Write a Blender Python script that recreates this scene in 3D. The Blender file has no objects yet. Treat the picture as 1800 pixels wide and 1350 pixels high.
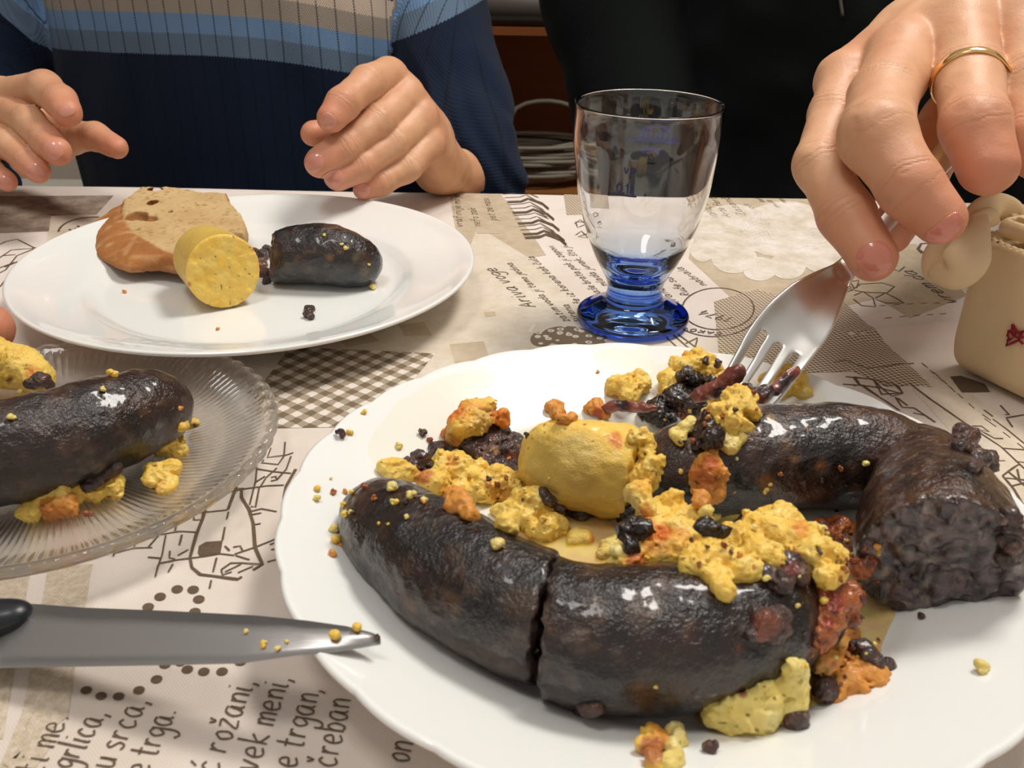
import bpy, bmesh, math, random
import numpy as np
from mathutils import Vector, Matrix
random.seed(4); rng = np.random.RandomState(7)
scene = bpy.context.scene
COL = scene.collection
PI = math.pi

# ------------------------------------------------------------------ camera, light, exposure
T = 0.75                       # table top height
CH = 0.21                      # camera height above the table
F = 1641.0                     # focal length in pixels of an 1800 px wide frame
PITCH, ROLL = math.radians(27.5), math.radians(-1.05)
_D = np.array([0, -math.sin(PITCH), -math.cos(PITCH)])
_X = np.array([1.0, 0, 0])
FW = np.array([0, math.cos(PITCH), -math.sin(PITCH)])
_c, _s = math.cos(ROLL), math.sin(ROLL)
RT = _c*_X + _s*_D
DN = -_s*_X + _c*_D
CAM = np.array([0, 0, T + CH])
cd = bpy.data.cameras.new('camera'); cam = bpy.data.objects.new('camera', cd); COL.objects.link(cam)
cam.matrix_world = Matrix(((RT[0], -DN[0], -FW[0], CAM[0]), (RT[1], -DN[1], -FW[1], CAM[1]), (RT[2], -DN[2], -FW[2], CAM[2]), (0, 0, 0, 1)))
cd.sensor_width = 36; cd.sensor_fit = 'HORIZONTAL'; cd.lens = 36*F/1800; cd.clip_start = 0.01
cd.dof.use_dof = True; cd.dof.focus_distance = 0.46; cd.dof.aperture_fstop = 26
scene.camera = cam
w = bpy.data.worlds.new('world'); scene.world = w; w.use_nodes = True
w.node_tree.nodes['Background'].inputs[0].default_value = (1.0, 0.95, 0.91, 1)
w.node_tree.nodes['Background'].inputs[1].default_value = 0.46

def area(name, loc, target, sx, sy, power, col):
    l = bpy.data.lights.new(name, 'AREA'); l.shape = 'RECTANGLE'; l.size = sx; l.size_y = sy; l.energy = power; l.color = col
    o = bpy.data.objects.new(name, l); COL.objects.link(o); o.location = loc
    o.rotation_euler = (Vector(target) - Vector(loc)).to_track_quat('-Z', 'Y').to_euler()
    return o
area('ceiling_lamp_light', (0.45, 0.75, T+1.25), (0.05, 0.4, T), 0.42, 0.26, 14.5, (1, 0.95, 0.89))
area('second_ceiling_lamp_light', (-0.35, 0.1, T+1.5), (0.0, 0.45, T), 0.35, 0.35, 6, (1, 0.96, 0.92))
scene.view_settings.view_transform = 'Standard'; scene.view_settings.look = 'None'
scene.view_settings.gamma = 1; scene.view_settings.use_curve_mapping = False
scene.view_settings.exposure = -0.06

# ------------------------------------------------------------------ picture -> place
def ray(px, py):
    return ((px-900)/F)*RT + ((py-675)/F)*DN + FW
def P(px, py, d):                 # a point seen at (px, py), d metres in front of the lens
    return CAM + ray(px, py)*d
def G(px, py, h=0.0):             # a point h above the table
    r = ray(px, py); return CAM + r*((T+h-CAM[2])/r[2])
def PY(px, py, y):                # a point on the upright plane at distance y
    r = ray(px, py); return CAM + r*(y/r[1])
def dep(p): return float(np.dot(np.asarray(p)-CAM, FW))
def proj(v):
    q = np.asarray(v)-CAM; d = q@FW
    return 900+F*(q@RT)/d, 675+F*(q@DN)/d, d

# ------------------------------------------------------------------ noise, distance fields, surface nets
_L = [rng.rand(32, 32, 32).astype(np.float32) for _ in range(3)]
def noise(p, f, k=0):
    q = p*f + 100.5; i = np.floor(q).astype(int); t = (q-i).astype(np.float32); t = t*t*(3-2*t); L = _L[k % 3]
    a, b = i % 32, (i+1) % 32
    x0, y0, z0, x1, y1, z1 = a[..., 0], a[..., 1], a[..., 2], b[..., 0], b[..., 1], b[..., 2]
    tx, ty, tz = t[..., 0], t[..., 1], t[..., 2]
    c00 = L[x0, y0, z0]*(1-tx)+L[x1, y0, z0]*tx; c10 = L[x0, y1, z0]*(1-tx)+L[x1, y1, z0]*tx
    c01 = L[x0, y0, z1]*(1-tx)+L[x1, y0, z1]*tx; c11 = L[x0, y1, z1]*(1-tx)+L[x1, y1, z1]*tx
    return ((c00*(1-ty)+c10*ty)*(1-tz)+(c01*(1-ty)+c11*ty)*tz)*2-1
def smin(a, b, k):
    h = np.clip(0.5+0.5*(b-a)/k, 0, 1)
    return b*(1-h)+a*h-k*h*(1-h)
def cap(p, a, b, ra, rb):
    ab = b-a; l = max(float(ab@ab), 1e-12)
    t = np.clip(((p-a)@ab)/l, 0, 1)
    return np.linalg.norm(p-a-t[..., None]*ab, axis=-1)-(ra+(rb-ra)*t)
def chain(p, pts, k=0.003):
    if len(pts) == 1: return np.linalg.norm(p-pts[0][0], axis=-1)-pts[0][1]
    d = None
    for (a, ra), (b, rb) in zip(pts, pts[1:]):
        e = cap(p, a, b, ra, rb); d = e if d is None else smin(d, e, k)
    return d
def smooth_path(pts, n=6):        # Catmull-Rom through (point, radius)
    A = [np.r_[p, r] for p, r in pts]; A = [2*A[0]-A[1]]+A+[2*A[-1]-A[-2]]; out = []
    for i in range(1, len(A)-2):
        for t in np.linspace(0, 1, n, endpoint=False):
            a, b, c, d = A[i-1], A[i], A[i+1], A[i+2]
            out.append(0.5*(2*b+(c-a)*t+(2*a-5*b+4*c-d)*t*t+(3*b-a-3*c+d)*t**3))
    out.append(A[-2]); return [(q[:3], q[3]) for q in out]

def nets(fn, lo, hi, res, margin=0.004):
    lo = np.array(lo, float); hi = np.array(hi, float)
    n = np.maximum(np.ceil((hi-lo)/res).astype(int)+1, 4); n = ((n+3)//4)*4
    nc = n//4
    g = np.stack(np.meshgrid(*[lo[i]+(np.arange(nc[i])*4+1.5)*res for i in range(3)], indexing='ij'), -1)
    dc = fn(g.reshape(-1, 3)).reshape(nc)
    D = np.repeat(np.repeat(np.repeat(dc, 4, 0), 4, 1), 4, 2).astype(np.float32)
    m = np.abs(D) < margin+res*5
    idx = np.argwhere(m)
    v = np.empty(len(idx), np.float32)
    for s in range(0, len(idx), 400000):
        v[s:s+400000] = fn(lo+idx[s:s+400000]*res)
    D[m] = v
    S = D < 0
    c = [S[i:n[0]-1+i, j:n[1]-1+j, k:n[2]-1+k] for i in (0, 1) for j in (0, 1) for k in (0, 1)]
    allc = np.logical_and.reduce(c); anyc = np.logical_or.reduce(c)
    act = np.argwhere(anyc & ~allc)
    if len(act) == 0: return np.zeros((0, 3)), np.zeros((0, 4), int)
    ids = -np.ones(n-1, int); ids[act[:, 0], act[:, 1], act[:, 2]] = np.arange(len(act))
    acc = np.zeros((len(act), 3)); cnt = np.zeros(len(act))
    for ax in range(3):
        o = [a for a in range(3) if a != ax]
        for i in (0, 1):
            for j in (0, 1):
                a0 = act.copy(); a0[:, o[0]] += i; a0[:, o[1]] += j; a1 = a0.copy(); a1[:, ax] += 1
                d0 = D[tuple(a0.T)]; d1 = D[tuple(a1.T)]; cr = (d0 < 0) != (d1 < 0)
                t = np.where(cr, d0/np.where(cr, d0-d1, 1), 0)
                q = a0.astype(float); q[:, ax] += t
                acc[cr] += q[cr]; cnt[cr] += 1
    V = lo+acc/cnt[:, None]*res
    faces = []
    for ax in range(3):
        sl0 = [slice(1, n[a]-1) for a in range(3)]; sl0[ax] = slice(0, n[ax]-1)
        sl1 = list(sl0); sl1[ax] = slice(1, n[ax])
        a, b = S[tuple(sl0)], S[tuple(sl1)]
        e = np.argwhere(a != b)
        if len(e) == 0: continue
        inside = a[tuple(e.T)]
        e = e+np.array([0 if i == ax else 1 for i in range(3)])
        u, w_ = (ax+1) % 3, (ax+2) % 3
        du = np.zeros(3, int); du[u] = 1; dw = np.zeros(3, int); dw[w_] = 1
        q = [ids[tuple((e-du-dw).T)], ids[tuple((e-dw).T)], ids[tuple(e.T)], ids[tuple((e-du).T)]]
        q = np.stack(q, 1); q[~inside] = q[~inside][:, ::-1]
        faces.append(q)
    Fc = np.concatenate(faces); Fc = Fc[(Fc >= 0).all(1)]
    return V, Fc

def bounds(pts, pad):
    A = np.array([p for p, r in pts]); R = max(r for p, r in pts)+pad
    return A.min(0)-R, A.max(0)+R

# ------------------------------------------------------------------ object helpers
WL = {}
def props(o, label=None, cat=None, group=None, kind=None):
    if label: o['label'] = label
    if cat: o['category'] = cat
    if group: o['group'] = group
    if kind: o['kind'] = kind
    return o
def thing(name, loc, label, cat, group=None):
    o = bpy.data.objects.new(name, None); COL.objects.link(o); o.empty_display_size = 0.02
    o.location = loc; WL[o.name] = np.array(loc, float)
    return props(o, label, cat, group)
def mesh(name, V, Fc, mat, parent=None, label=None, cat=None, group=None, kind=None, attrs=None, smooth=True, col=None):
    V = np.asarray(V, float)
    if parent is not None: L = WL[parent.name]
    elif kind == 'structure': L = np.zeros(3)
    else: L = np.array([V[:, 0].mean(), V[:, 1].mean(), V[:, 2].min()])
    me = bpy.data.meshes.new(name); me.from_pydata((V-L).tolist(), [], Fc.tolist() if hasattr(Fc, 'tolist') else Fc)
    me.validate()
    if smooth: me.polygons.foreach_set('use_smooth', [True]*len(me.polygons))
    for k, a in (attrs or {}).items():
        at = me.attributes.new(k, 'FLOAT', 'POINT'); at.data.foreach_set('value', np.asarray(a, np.float32))
    if col is not None:
        at = me.attributes.new('Col', 'FLOAT_COLOR', 'POINT')
        at.data.foreach_set('color', np.c_[col, np.ones(len(col))].astype(np.float32).ravel())
    if mat: me.materials.append(mat)
    o = bpy.data.objects.new(name, me); COL.objects.link(o)
    if parent is not None:
        o.parent = parent; WL[o.name] = L.copy()
    else:
        o.location = L; WL[o.name] = L.copy()
    return props(o, label, cat, group, kind)
def lathe(prof, n, fr=None, closed=False, cx=0, cy=0, cz=0):
    """prof: list of (r, z); fr(r, z, a) -> (r, z)"""
    V = []; m = len(prof)
    for i in range(n):
        a = 2*PI*i/n
        for r, z in prof:
            rr, zz = fr(r, z, a) if fr else (r, z)
            V.append((cx+rr*math.cos(a), cy+rr*math.sin(a), cz+zz))
    Fc = []
    for i in range(n):
        j = (i+1) % n
        for k in range(m if closed else m-1):
            l = (k+1) % m
            Fc.append((i*m+k, j*m+k, j*m+l, i*m+l))
    V = np.array(V); A = np.array(Fc); o_ = V.mean(0); a_, b_, c_ = V[A[:, 0]]-o_, V[A[:, 1]]-o_, V[A[:, 2]]-o_
    vol = (np.cross(a_, b_)*c_).sum()+(np.cross(V[A[:, 0]]-o_, V[A[:, 2]]-o_)*(V[A[:, 3]]-o_)).sum()
    if vol < 0: Fc = A[:, ::-1].tolist()
    return V, Fc
def tube(pts, rad, n=8, capped=True):
    pts = [np.asarray(p, float) for p in pts]; V = []; Fc = []
    m = len(pts); rad = rad if hasattr(rad, '__len__') else [rad]*m
    up = np.array([0.12, 0.31, 0.94])
    for i, p in enumerate(pts):
        t = pts[min(i+1, m-1)]-pts[max(i-1, 0)]; t = t/np.linalg.norm(t)
        a = np.cross(t, up); a /= np.linalg.norm(a); b = np.cross(t, a)
        for k in range(n):
            th = 2*PI*k/n; V.append(p+rad[i]*(a*math.cos(th)+b*math.sin(th)))
    for i in range(m-1):
        for k in range(n):
            Fc.append((i*n+k, i*n+(k+1) % n, (i+1)*n+(k+1) % n, (i+1)*n+k))
    if capped: Fc.append(tuple(range(n))[::-1]); Fc.append(tuple((m-1)*n+k for k in range(n)))
    return np.array(V), Fc
def boxm(c, s, rz=0, bev=0):
    bm = bmesh.new(); bmesh.ops.create_cube(bm, size=1)
    for v in bm.verts: v.co = Vector((v.co.x*s[0], v.co.y*s[1], v.co.z*s[2]))
    if bev: bmesh.ops.bevel(bm, geom=bm.edges[:], offset=bev, segments=3, affect='EDGES')
    bmesh.ops.rotate(bm, verts=bm.verts, matrix=Matrix.Rotation(rz, 3, 'Z'))
    bm.verts.index_update()
    V = np.array([v.co[:] for v in bm.verts])+np.array(c); Fc = [[v.index for v in f.verts] for f in bm.faces]; bm.free()
    return V, Fc
def merge(*parts):
    V = []; Fc = []; n = 0
    for v, f in parts:
        V.append(np.asarray(v)); Fc += [tuple(int(i)+n for i in q) for q in f]; n += len(v)
    return np.concatenate(V), Fc

# ------------------------------------------------------------------ materials
def srgb(r, g, b):
    f = lambda c: (c/255/12.92) if c/255 <= 0.04045 else ((c/255+0.055)/1.055)**2.4
    return (f(r), f(g), f(b))
class NT:
    def __init__(s, name):
        s.m = bpy.data.materials.new(name); s.m.use_nodes = True; s.t = s.m.node_tree; s.b = s.t.nodes['Principled BSDF']
    def n(s, typ, **kw):
        o = s.t.nodes.new(typ)
        for k, v in kw.items(): setattr(o, k, v)
        return o
    def l(s, a, b): s.t.links.new(a, b)
    def set(s, **kw):
        for k, v in kw.items(): s.b.inputs[k.replace('_', ' ')].default_value = (*v, 1) if isinstance(v, tuple) and len(v) == 3 and 'Radius' not in k else v
        return s
    def coord(s, kind='Object'):
        return s.n('ShaderNodeTexCoord').outputs[kind]
    def pos(s): return s.n('ShaderNodeNewGeometry').outputs['Position']
    def noise(s, vec, scale, detail=3, rough=0.5):
        o = s.n('ShaderNodeTexNoise'); o.inputs['Scale'].default_value = scale; o.inputs['Detail'].default_value = detail; o.inputs['Roughness'].default_value = rough
        s.l(vec, o.inputs['Vector']); return o.outputs['Fac']
    def vor(s, vec, scale, feat='F1'):
        o = s.n('ShaderNodeTexVoronoi'); o.inputs['Scale'].default_value = scale; o.feature = feat; s.l(vec, o.inputs['Vector']); return o.outputs['Distance']
    def ramp(s, fac, stops, interp='LINEAR'):
        o = s.n('ShaderNodeValToRGB'); o.color_ramp.interpolation = interp; e = o.color_ramp.elements
        while len(e) < len(stops): e.new(0.5)
        for i, (p, c) in enumerate(stops): e[i].position = p; e[i].color = (*c, 1)
        s.l(fac, o.inputs[0]); return o.outputs[0]
    def mix(s, fac, a, b, mode='MIX'):
        o = s.n('ShaderNodeMix', data_type='RGBA', blend_type=mode)
        for x, i in ((fac, 0), (a, 6), (b, 7)):
            if hasattr(x, 'is_linked'): s.l(x, o.inputs[i])
            else: o.inputs[i].default_value = (*x, 1) if isinstance(x, tuple) else x
        return o.outputs[2]
    def math(s, op, a, b=0.0, c=0.0):
        o = s.n('ShaderNodeMath', operation=op)
        for i, x in enumerate((a, b, c)):
            if hasattr(x, 'is_linked'): s.l(x, o.inputs[i])
            else: o.inputs[i].default_value = x
        return o.outputs[0]
    def attr(s, name, out='Fac'):
        o = s.n('ShaderNodeAttribute'); o.attribute_name = name; return o.outputs[out]
    def bump(s, h, strength, dist=0.001):
        o = s.n('ShaderNodeBump'); o.inputs['Strength'].default_value = strength; o.inputs['Distance'].default_value = dist
        s.l(h, o.inputs['Height']); s.l(o.outputs[0], s.b.inputs['Normal']); return s
    def color(s, c):
        if hasattr(c, 'is_linked'): s.l(c, s.b.inputs['Base Color'])
        else: s.b.inputs['Base Color'].default_value = (*c, 1)
        return s
    def sep(s, v):
        o = s.n('ShaderNodeSeparateXYZ'); s.l(v, o.inputs[0]); return o.outputs

def skin(name, tint):
    m = NT(name); p = m.pos(); c = m.attr('Col', 'Color')
    n1 = m.noise(p, 60, 3); n2 = m.noise(p, 900, 2)
    c = m.mix(m.math('MULTIPLY', n1, 0.5), c, tint, 'MULTIPLY')
    m.color(c); m.set(Roughness=0.5, Subsurface_Weight=0.1, Subsurface_Scale=0.006, Subsurface_Radius=(1.0, 0.35, 0.2), Specular_IOR_Level=0.45)
    cr = m.attr('crease'); h = m.math('ADD', m.math('MULTIPLY', n2, 0.22), m.math('MULTIPLY', m.noise(p, 260, 3), 0.35))
    h = m.math('SUBTRACT', h, m.math('MULTIPLY', cr, 0.6))
    m.bump(h, 0.55, 0.0009); return m.m
M = {}
M['skin'] = skin('skin', srgb(240, 200, 176))
m = NT('nail'); m.color(m.mix(m.noise(m.pos(), 200), srgb(206, 134, 112), srgb(218, 152, 130))).set(Roughness=0.22, Subsurface_Weight=0.1, Subsurface_Scale=0.003, Coat_Weight=0.3); M['nail'] = m.m
m = NT('flushed_nail'); m.color(m.mix(m.noise(m.pos(), 160), srgb(204, 118, 98), srgb(214, 138, 114))).set(Roughness=0.18, Coat_Weight=0.5); M['rednail'] = m.m
m = NT('white_china'); m.color(srgb(238, 237, 232)).set(Roughness=0.12, Coat_Weight=0.3, Subsurface_Weight=0.1, Subsurface_Scale=0.01); M['china'] = m.m
m = NT('pressed_glass'); m.color((0.98, 0.98, 0.95)).set(Roughness=0.05, IOR=1.46, Transmission_Weight=1.0, Alpha=0.76); M['glass'] = m.m
m = NT('blue_tinted_glass'); z = m.sep(m.coord('Object'))[2]
m.color(m.ramp(m.math('MULTIPLY', z, 8.0), [(0.0, (0.03, 0.12, 0.78)), (0.10, (0.08, 0.25, 0.88)), (0.19, (0.30, 0.52, 0.94)), (0.29, (0.70, 0.82, 0.97)), (0.42, (0.95, 0.965, 0.985)), (1, (0.98, 0.98, 0.98))])).set(Roughness=0.01, IOR=1.5, Transmission_Weight=1.0, Alpha=1.0); M['blueglass'] = m.m
m = NT('steel'); m.color((0.80, 0.78, 0.73)).set(Metallic=1.0, Roughness=0.27)
m.bump(m.noise(m.pos(), 500, 2), 0.05, 0.0003); M['steel'] = m.m
m = NT('blade_steel'); m.color((0.42, 0.40, 0.385)).set(Metallic=0.9, Roughness=0.36)
v = m.n('ShaderNodeMapping'); v.inputs['Scale'].default_value = (3, 60, 60); m.l(m.coord(), v.inputs[0]); m.bump(m.noise(v.outputs[0], 30, 3), 0.1, 0.0004); M['blade'] = m.m
m = NT('gold'); m.color((0.95, 0.62, 0.25)).set(Metallic=1.0, Roughness=0.15); M['gold'] = m.m
m = NT('black_plastic'); m.color((0.01, 0.012, 0.016)).set(Roughness=0.35); M['blackplastic'] = m.m
m = NT('enamel_ink'); m.color((0.01, 0.012, 0.09)).set(Roughness=0.4); M['enamel'] = m.m
m = NT('blue_enamel'); m.color((0.02, 0.03, 0.35)).set(Roughness=0.4); M['blueenamel'] = m.m
m = NT('red_thread'); m.color(srgb(150, 12, 35)).set(Roughness=0.8); m.bump(m.noise(m.pos(), 900), 0.6, 0.0006); M['red'] = m.m

def food(name, rough, coat, bumpscale, bumpstr, sss=0.0, spec=0.5, darkmix=0.25):
    m = NT(name); p = m.pos(); c = m.attr('Col', 'Color')
    n1 = m.noise(p, bumpscale, 4, 0.6); n2 = m.noise(p, bumpscale*3.1, 3)
    c = m.mix(m.math('MULTIPLY', n1, darkmix*2), c, m.mix(1.0, c, (0.62, 0.55, 0.45), 'MULTIPLY'))
    m.color(c).set(Roughness=rough, Coat_Weight=coat, Coat_Roughness=0.08, Subsurface_Weight=sss, Subsurface_Scale=0.004, Specular_IOR_Level=spec)
    m.bump(m.math('ADD', m.math('MULTIPLY', n1, 1.0), m.math('MULTIPLY', n2, 0.5)), bumpstr, 0.0012); return m
M['polenta'] = food('corn_filling', 0.5, 0.12, 420, 0.5, 0.2, 0.4, 0.12).m
M['crumbly'] = food('dark_crumbly_filling', 0.42, 0.35, 420, 0.9, 0, 0.5).m
M['bread'] = food('bread', 0.75, 0, 500, 0.5, 0.08, 0.2).m
mm = food('sausage_skin', 0.3, 0.4, 260, 0.9, 0, 0.5, 0.45); M['sausage'] = mm.m
m = NT('dark_wet_skin'); m.color(m.attr('Col', 'Color')).set(Roughness=0.34, Coat_Weight=0.3); m.bump(m.noise(m.pos(), 420, 4), 0.8, 0.0009); M['darkskin'] = m.m
m = NT('oil'); m.color((0.80, 0.45, 0.04)).set(Roughness=0.05, Alpha=0.5, Coat_Weight=1.0); m.bump(m.noise(m.pos(), 120), 0.15, 0.001)
n = m.noise(m.pos(), 70, 3); m.color(m.ramp(n, [(0.35, (0.95, 0.68, 0.06)), (0.65, (0.72, 0.32, 0.02))])); M['oil'] = m.m
m = NT('cream_leather'); m.color(m.mix(m.noise(m.pos(), 60), srgb(228, 204, 164), srgb(218, 190, 146))).set(Roughness=0.6, Subsurface_Weight=0.05, Subsurface_Scale=0.004)
m.bump(m.noise(m.pos(), 900, 3), 0.15, 0.0006); M['cream'] = m.m

# tablecloth and its print
def weave(m, p, s, strength):
    x, y, z = m.sep(p)
    a = m.math('SINE', m.math('MULTIPLY', x, s)); b = m.math('SINE', m.math('MULTIPLY', y, s))
    h = m.math('MULTIPLY', a, b); m.bump(h, strength, 0.0002); return h
m = NT('printed_cloth'); p = m.pos()
c = m.mix(m.ramp(m.noise(p, 11, 4, 0.6), [(0.42, (0, 0, 0)), (0.66, (0.7, 0.7, 0.7))]), srgb(228, 216, 206), srgb(208, 194, 178))
m.color(c).set(Roughness=0.85, Specular_IOR_Level=0.2); weave(m, p, 5200, 0.25); M['cloth'] = m.m
m = NT('brown_ink'); m.color(m.mix(m.noise(m.pos(), 900, 2), srgb(88, 72, 56), srgb(118, 100, 82))).set(Roughness=0.9, Specular_IOR_Level=0.1); M['ink'] = m.m
m = NT('pale_ink'); m.color(srgb(150, 134, 116)).set(Roughness=0.9, Specular_IOR_Level=0.1); M['paleink'] = m.m
def wash(name, a, b, s, weav=False):
    m = NT(name); p = m.pos()
    m.color(m.mix(m.ramp(m.noise(p, s, 5, 0.7), [(0.35, (0, 0, 0)), (0.65, (1, 1, 1))]), a, b)).set(Roughness=0.88, Specular_IOR_Level=0.15)
    weave(m, p, 5200, 0.25); return m.m
M['taupe'] = wash('taupe_print', srgb(200, 184, 160), srgb(184, 166, 140), 90)
M['palewash'] = wash('pale_wash_print', srgb(222, 210, 194), srgb(208, 194, 172), 70)
M['band'] = wash('mottled_band_print', srgb(186, 168, 140), srgb(214, 200, 182), 420)
M['dark_wash'] = wash('dark_wash_print', srgb(128, 110, 96), srgb(176, 160, 144), 60)
M['flower'] = wash('pale_flower_print', srgb(230, 222, 212), srgb(204, 190, 170), 55)
m = NT('burlap_print'); p = m.pos(); mp = m.n('ShaderNodeMapping'); mp.inputs['Rotation'].default_value = (0, 0, 0.5); m.l(p, mp.inputs[0]); x, y, z = m.sep(mp.outputs[0])
h = m.math('MULTIPLY', m.math('SINE', m.math('MULTIPLY', x, 1900)), m.math('SINE', m.math('MULTIPLY', y, 1900)))
m.color(m.ramp(m.math('ADD', m.math('MULTIPLY', h, 0.5), 0.5), [(0.38, srgb(128, 108, 86)), (0.60, srgb(214, 198, 178))])).set(Roughness=0.9, Specular_IOR_Level=0.1); M['burlap'] = m.m
m = NT('gingham_print'); p = m.pos(); mp = m.n('ShaderNodeMapping'); mp.inputs['Rotation'].default_value = (0, 0, 0.62); m.l(p, mp.inputs[0]); x, y, z = m.sep(mp.outputs[0])
wob = m.math('MULTIPLY', m.noise(p, 500, 2), 0.0016)
fx = m.math('GREATER_THAN', m.math('SINE', m.math('MULTIPLY', m.math('ADD', x, wob), 2*PI/0.0088)), 0.0)
fy = m.math('GREATER_THAN', m.math('SINE', m.math('MULTIPLY', m.math('ADD', y, wob), 2*PI/0.0088)), 0.0)
s_ = m.math('MULTIPLY', m.math('ADD', fx, fy), 0.5)
m.color(m.ramp(s_, [(0.0, srgb(222, 212, 200)), (0.25, srgb(166, 150, 130)), (0.75, srgb(122, 106, 86))], 'CONSTANT')).set(Roughness=0.9, Specular_IOR_Level=0.1); M['gingham'] = m.m
m = NT('lace_print'); p = m.pos(); v = m.vor(p, 190, 'F1')
m.color(m.ramp(v, [(0.16, srgb(126, 108, 84)), (0.2, srgb(224, 212, 196)), (0.36, srgb(224, 212, 196)), (0.4, srgb(128, 110, 86))])).set(Roughness=0.9); M['lace'] = m.m

# knitwear
m = NT('striped_knit'); sv = m.attr('sv'); su = m.attr('su'); p = m.pos()
jag = m.math('MULTIPLY', m.math('PINGPONG', su, 0.0016), 0.8)
t = m.math('MULTIPLY', m.math('ADD', sv, jag), 5.0)
nv = srgb(17, 30, 52)
col = m.ramp(t, [(0.0, nv), (0.25, srgb(98, 118, 140)), (0.335, srgb(112, 144, 182)), (0.412, srgb(158, 148, 136)), (0.50, srgb(204, 186, 168)), (0.575, nv)], 'CONSTANT')
grain = m.math('MULTIPLY', m.math('SINE', m.math('MULTIPLY', su, 3200)), m.math('SINE', m.math('MULTIPLY', sv, 2600)))
col = m.mix(m.math('MULTIPLY', m.math('ADD', grain, 1), 0.14), col, (0, 0, 0))
f = m.math('ABSOLUTE', m.math('SUBTRACT', m.math('FRACT', m.math('DIVIDE', su, 0.0172)), 0.5))
line = m.math('LESS_THAN', f, 0.045)
dots = m.math('GREATER_THAN', m.math('SINE', m.math('MULTIPLY', sv, 2*PI/0.0022)), -0.2)
lm = m.math('MULTIPLY', line, m.math('ADD', m.math('MULTIPLY', dots, 0.35), 0.4))
col = m.mix(lm, col, srgb(9, 15, 27))
m.color(col).set(Roughness=0.9, Sheen_Weight=0.06, Specular_IOR_Level=0.15)
m.bump(m.math('SUBTRACT', m.math('MULTIPLY', grain, 0.3), m.math('MULTIPLY', line, 1.2)), 0.6, 0.0012); M['knit'] = m.m
m = NT('black_fleece'); m.color((0.0055, 0.0075, 0.007)).set(Roughness=0.95, Sheen_Weight=0.03, Specular_IOR_Level=0.1); m.bump(m.noise(m.pos(), 300, 3), 0.3, 0.001); M['fleece'] = m.m
m = NT('grey_knit'); m.color(srgb(70, 66, 70)).set(Roughness=0.95); m.bump(m.noise(m.pos(), 300, 3), 0.3, 0.001); M['greyknit'] = m.m
# room
def plain(name, c, r=0.6, sc=20, var=0.85):
    m = NT(name); m.color(m.mix(m.noise(m.pos(), sc, 4), c, tuple(x*var for x in c))).set(Roughness=r); return m.m
M['wall'] = plain('painted_wall', srgb(206, 196, 180), 0.8)
M['floor'] = plain('floor_boards', srgb(120, 90, 62), 0.5, 6)
m = NT('brown_wood'); mp = m.n('ShaderNodeMapping'); mp.inputs['Scale'].default_value = (1, 8, 14); m.l(m.pos(), mp.inputs[0])
m.color(m.mix(m.noise(mp.outputs[0], 6, 4), srgb(186, 122, 66), srgb(156, 98, 50))).set(Roughness=0.5); M['wood'] = m.m
M['orangewood'] = plain('orange_wood_edge', srgb(138, 78, 38), 0.45)
M['greymetal'] = plain('grey_metal', srgb(92, 84, 78), 0.5)
M['darkgrey'] = plain('dark_rubber', srgb(34, 32, 24), 0.7)
M['paper'] = plain('paper', srgb(208, 200, 180), 0.8)
M['cable'] = plain('grey_cable', srgb(150, 140, 124), 0.5, 300)
M['whitewood'] = plain('white_lacquer', srgb(205, 200, 190), 0.4)
M['denim'] = plain('dark_trousers', srgb(30, 32, 40), 0.9)

# ------------------------------------------------------------------ room
def struct(name, c, s, mat):
    V, f = boxm(c, s); return mesh(name, V, f, mat, kind='structure', smooth=False)
struct('floor', (0, 0.8, -0.05), (4.4, 4.4, 0.1), M['floor'])
struct('wall_back', (0, 2.45, 1.2), (4.4, 0.1, 2.6), M['wall'])
struct('wall_left', (-2.15, 0.8, 1.2), (0.1, 3.4, 2.6), M['wall'])
struct('wall_right', (2.15, 0.8, 1.2), (0.1, 3.4, 2.6), M['wall'])

# ------------------------------------------------------------------ table and tablecloth
EDGE = 0.734
t = thing('dining_table', (0, 0.2, 0), 'dining table under the printed tablecloth', 'table')
V, f = boxm((0, 0.215, T-0.018), (1.5, 1.03, 0.03), 0, 0.004); mesh('tabletop', V, f, M['wood'], t, smooth=False)
for sx in (-0.68, 0.68):
    for y in (-0.24, 0.66):
        V, f = boxm((sx, y, (T-0.033)/2), (0.06, 0.06, T-0.033)); mesh('leg', V, f, M['wood'], t, smooth=False)
_folds = []
for (x0, y0), (x1, y1), amp, wd in [((1500, 590), (1680, 572), 0.0022, 0.007), ((1560, 640), (1800, 850), 0.0020, 0.012), ((850, 488), (945, 595), 0.0008, 0.003),
                                    ((170, 1012), (300, 948), 0.0014, 0.006), ((480, 1010), (500, 1100), 0.0012, 0.008), ((1420, 470), (1240, 440), 0.001, 0.008)]:
    _folds.append((G(x0, y0)[:2], G(x1, y1)[:2], amp, wd))
def cz(x, y):
    p = np.stack([np.asarray(x, float), np.asarray(y, float)], -1)
    z = 0.0003*np.sin(p[..., 0]*23+p[..., 1]*11)+0.0003
    for a, b, amp, wd in _folds:
        ab = b-a; tt = np.clip(((p-a)@ab)/(ab@ab), 0, 1); d = np.linalg.norm(p-a-tt[..., None]*ab, axis=-1)
        z = z+amp*np.exp(-(d/wd)**2)
    return T+z
xs = np.linspace(-0.76, 0.76, 305); ys = np.r_[np.linspace(-0.3, EDGE-0.004, 208)]
prof = [(y, None) for y in ys]+[(EDGE-0.001, -0.0012), (EDGE+0.001, -0.005), (EDGE+0.002, -0.03), (EDGE+0.004, -0.1), (EDGE+0.006, -0.17), (EDGE+0.008, -0.24)]
V = []
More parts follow.
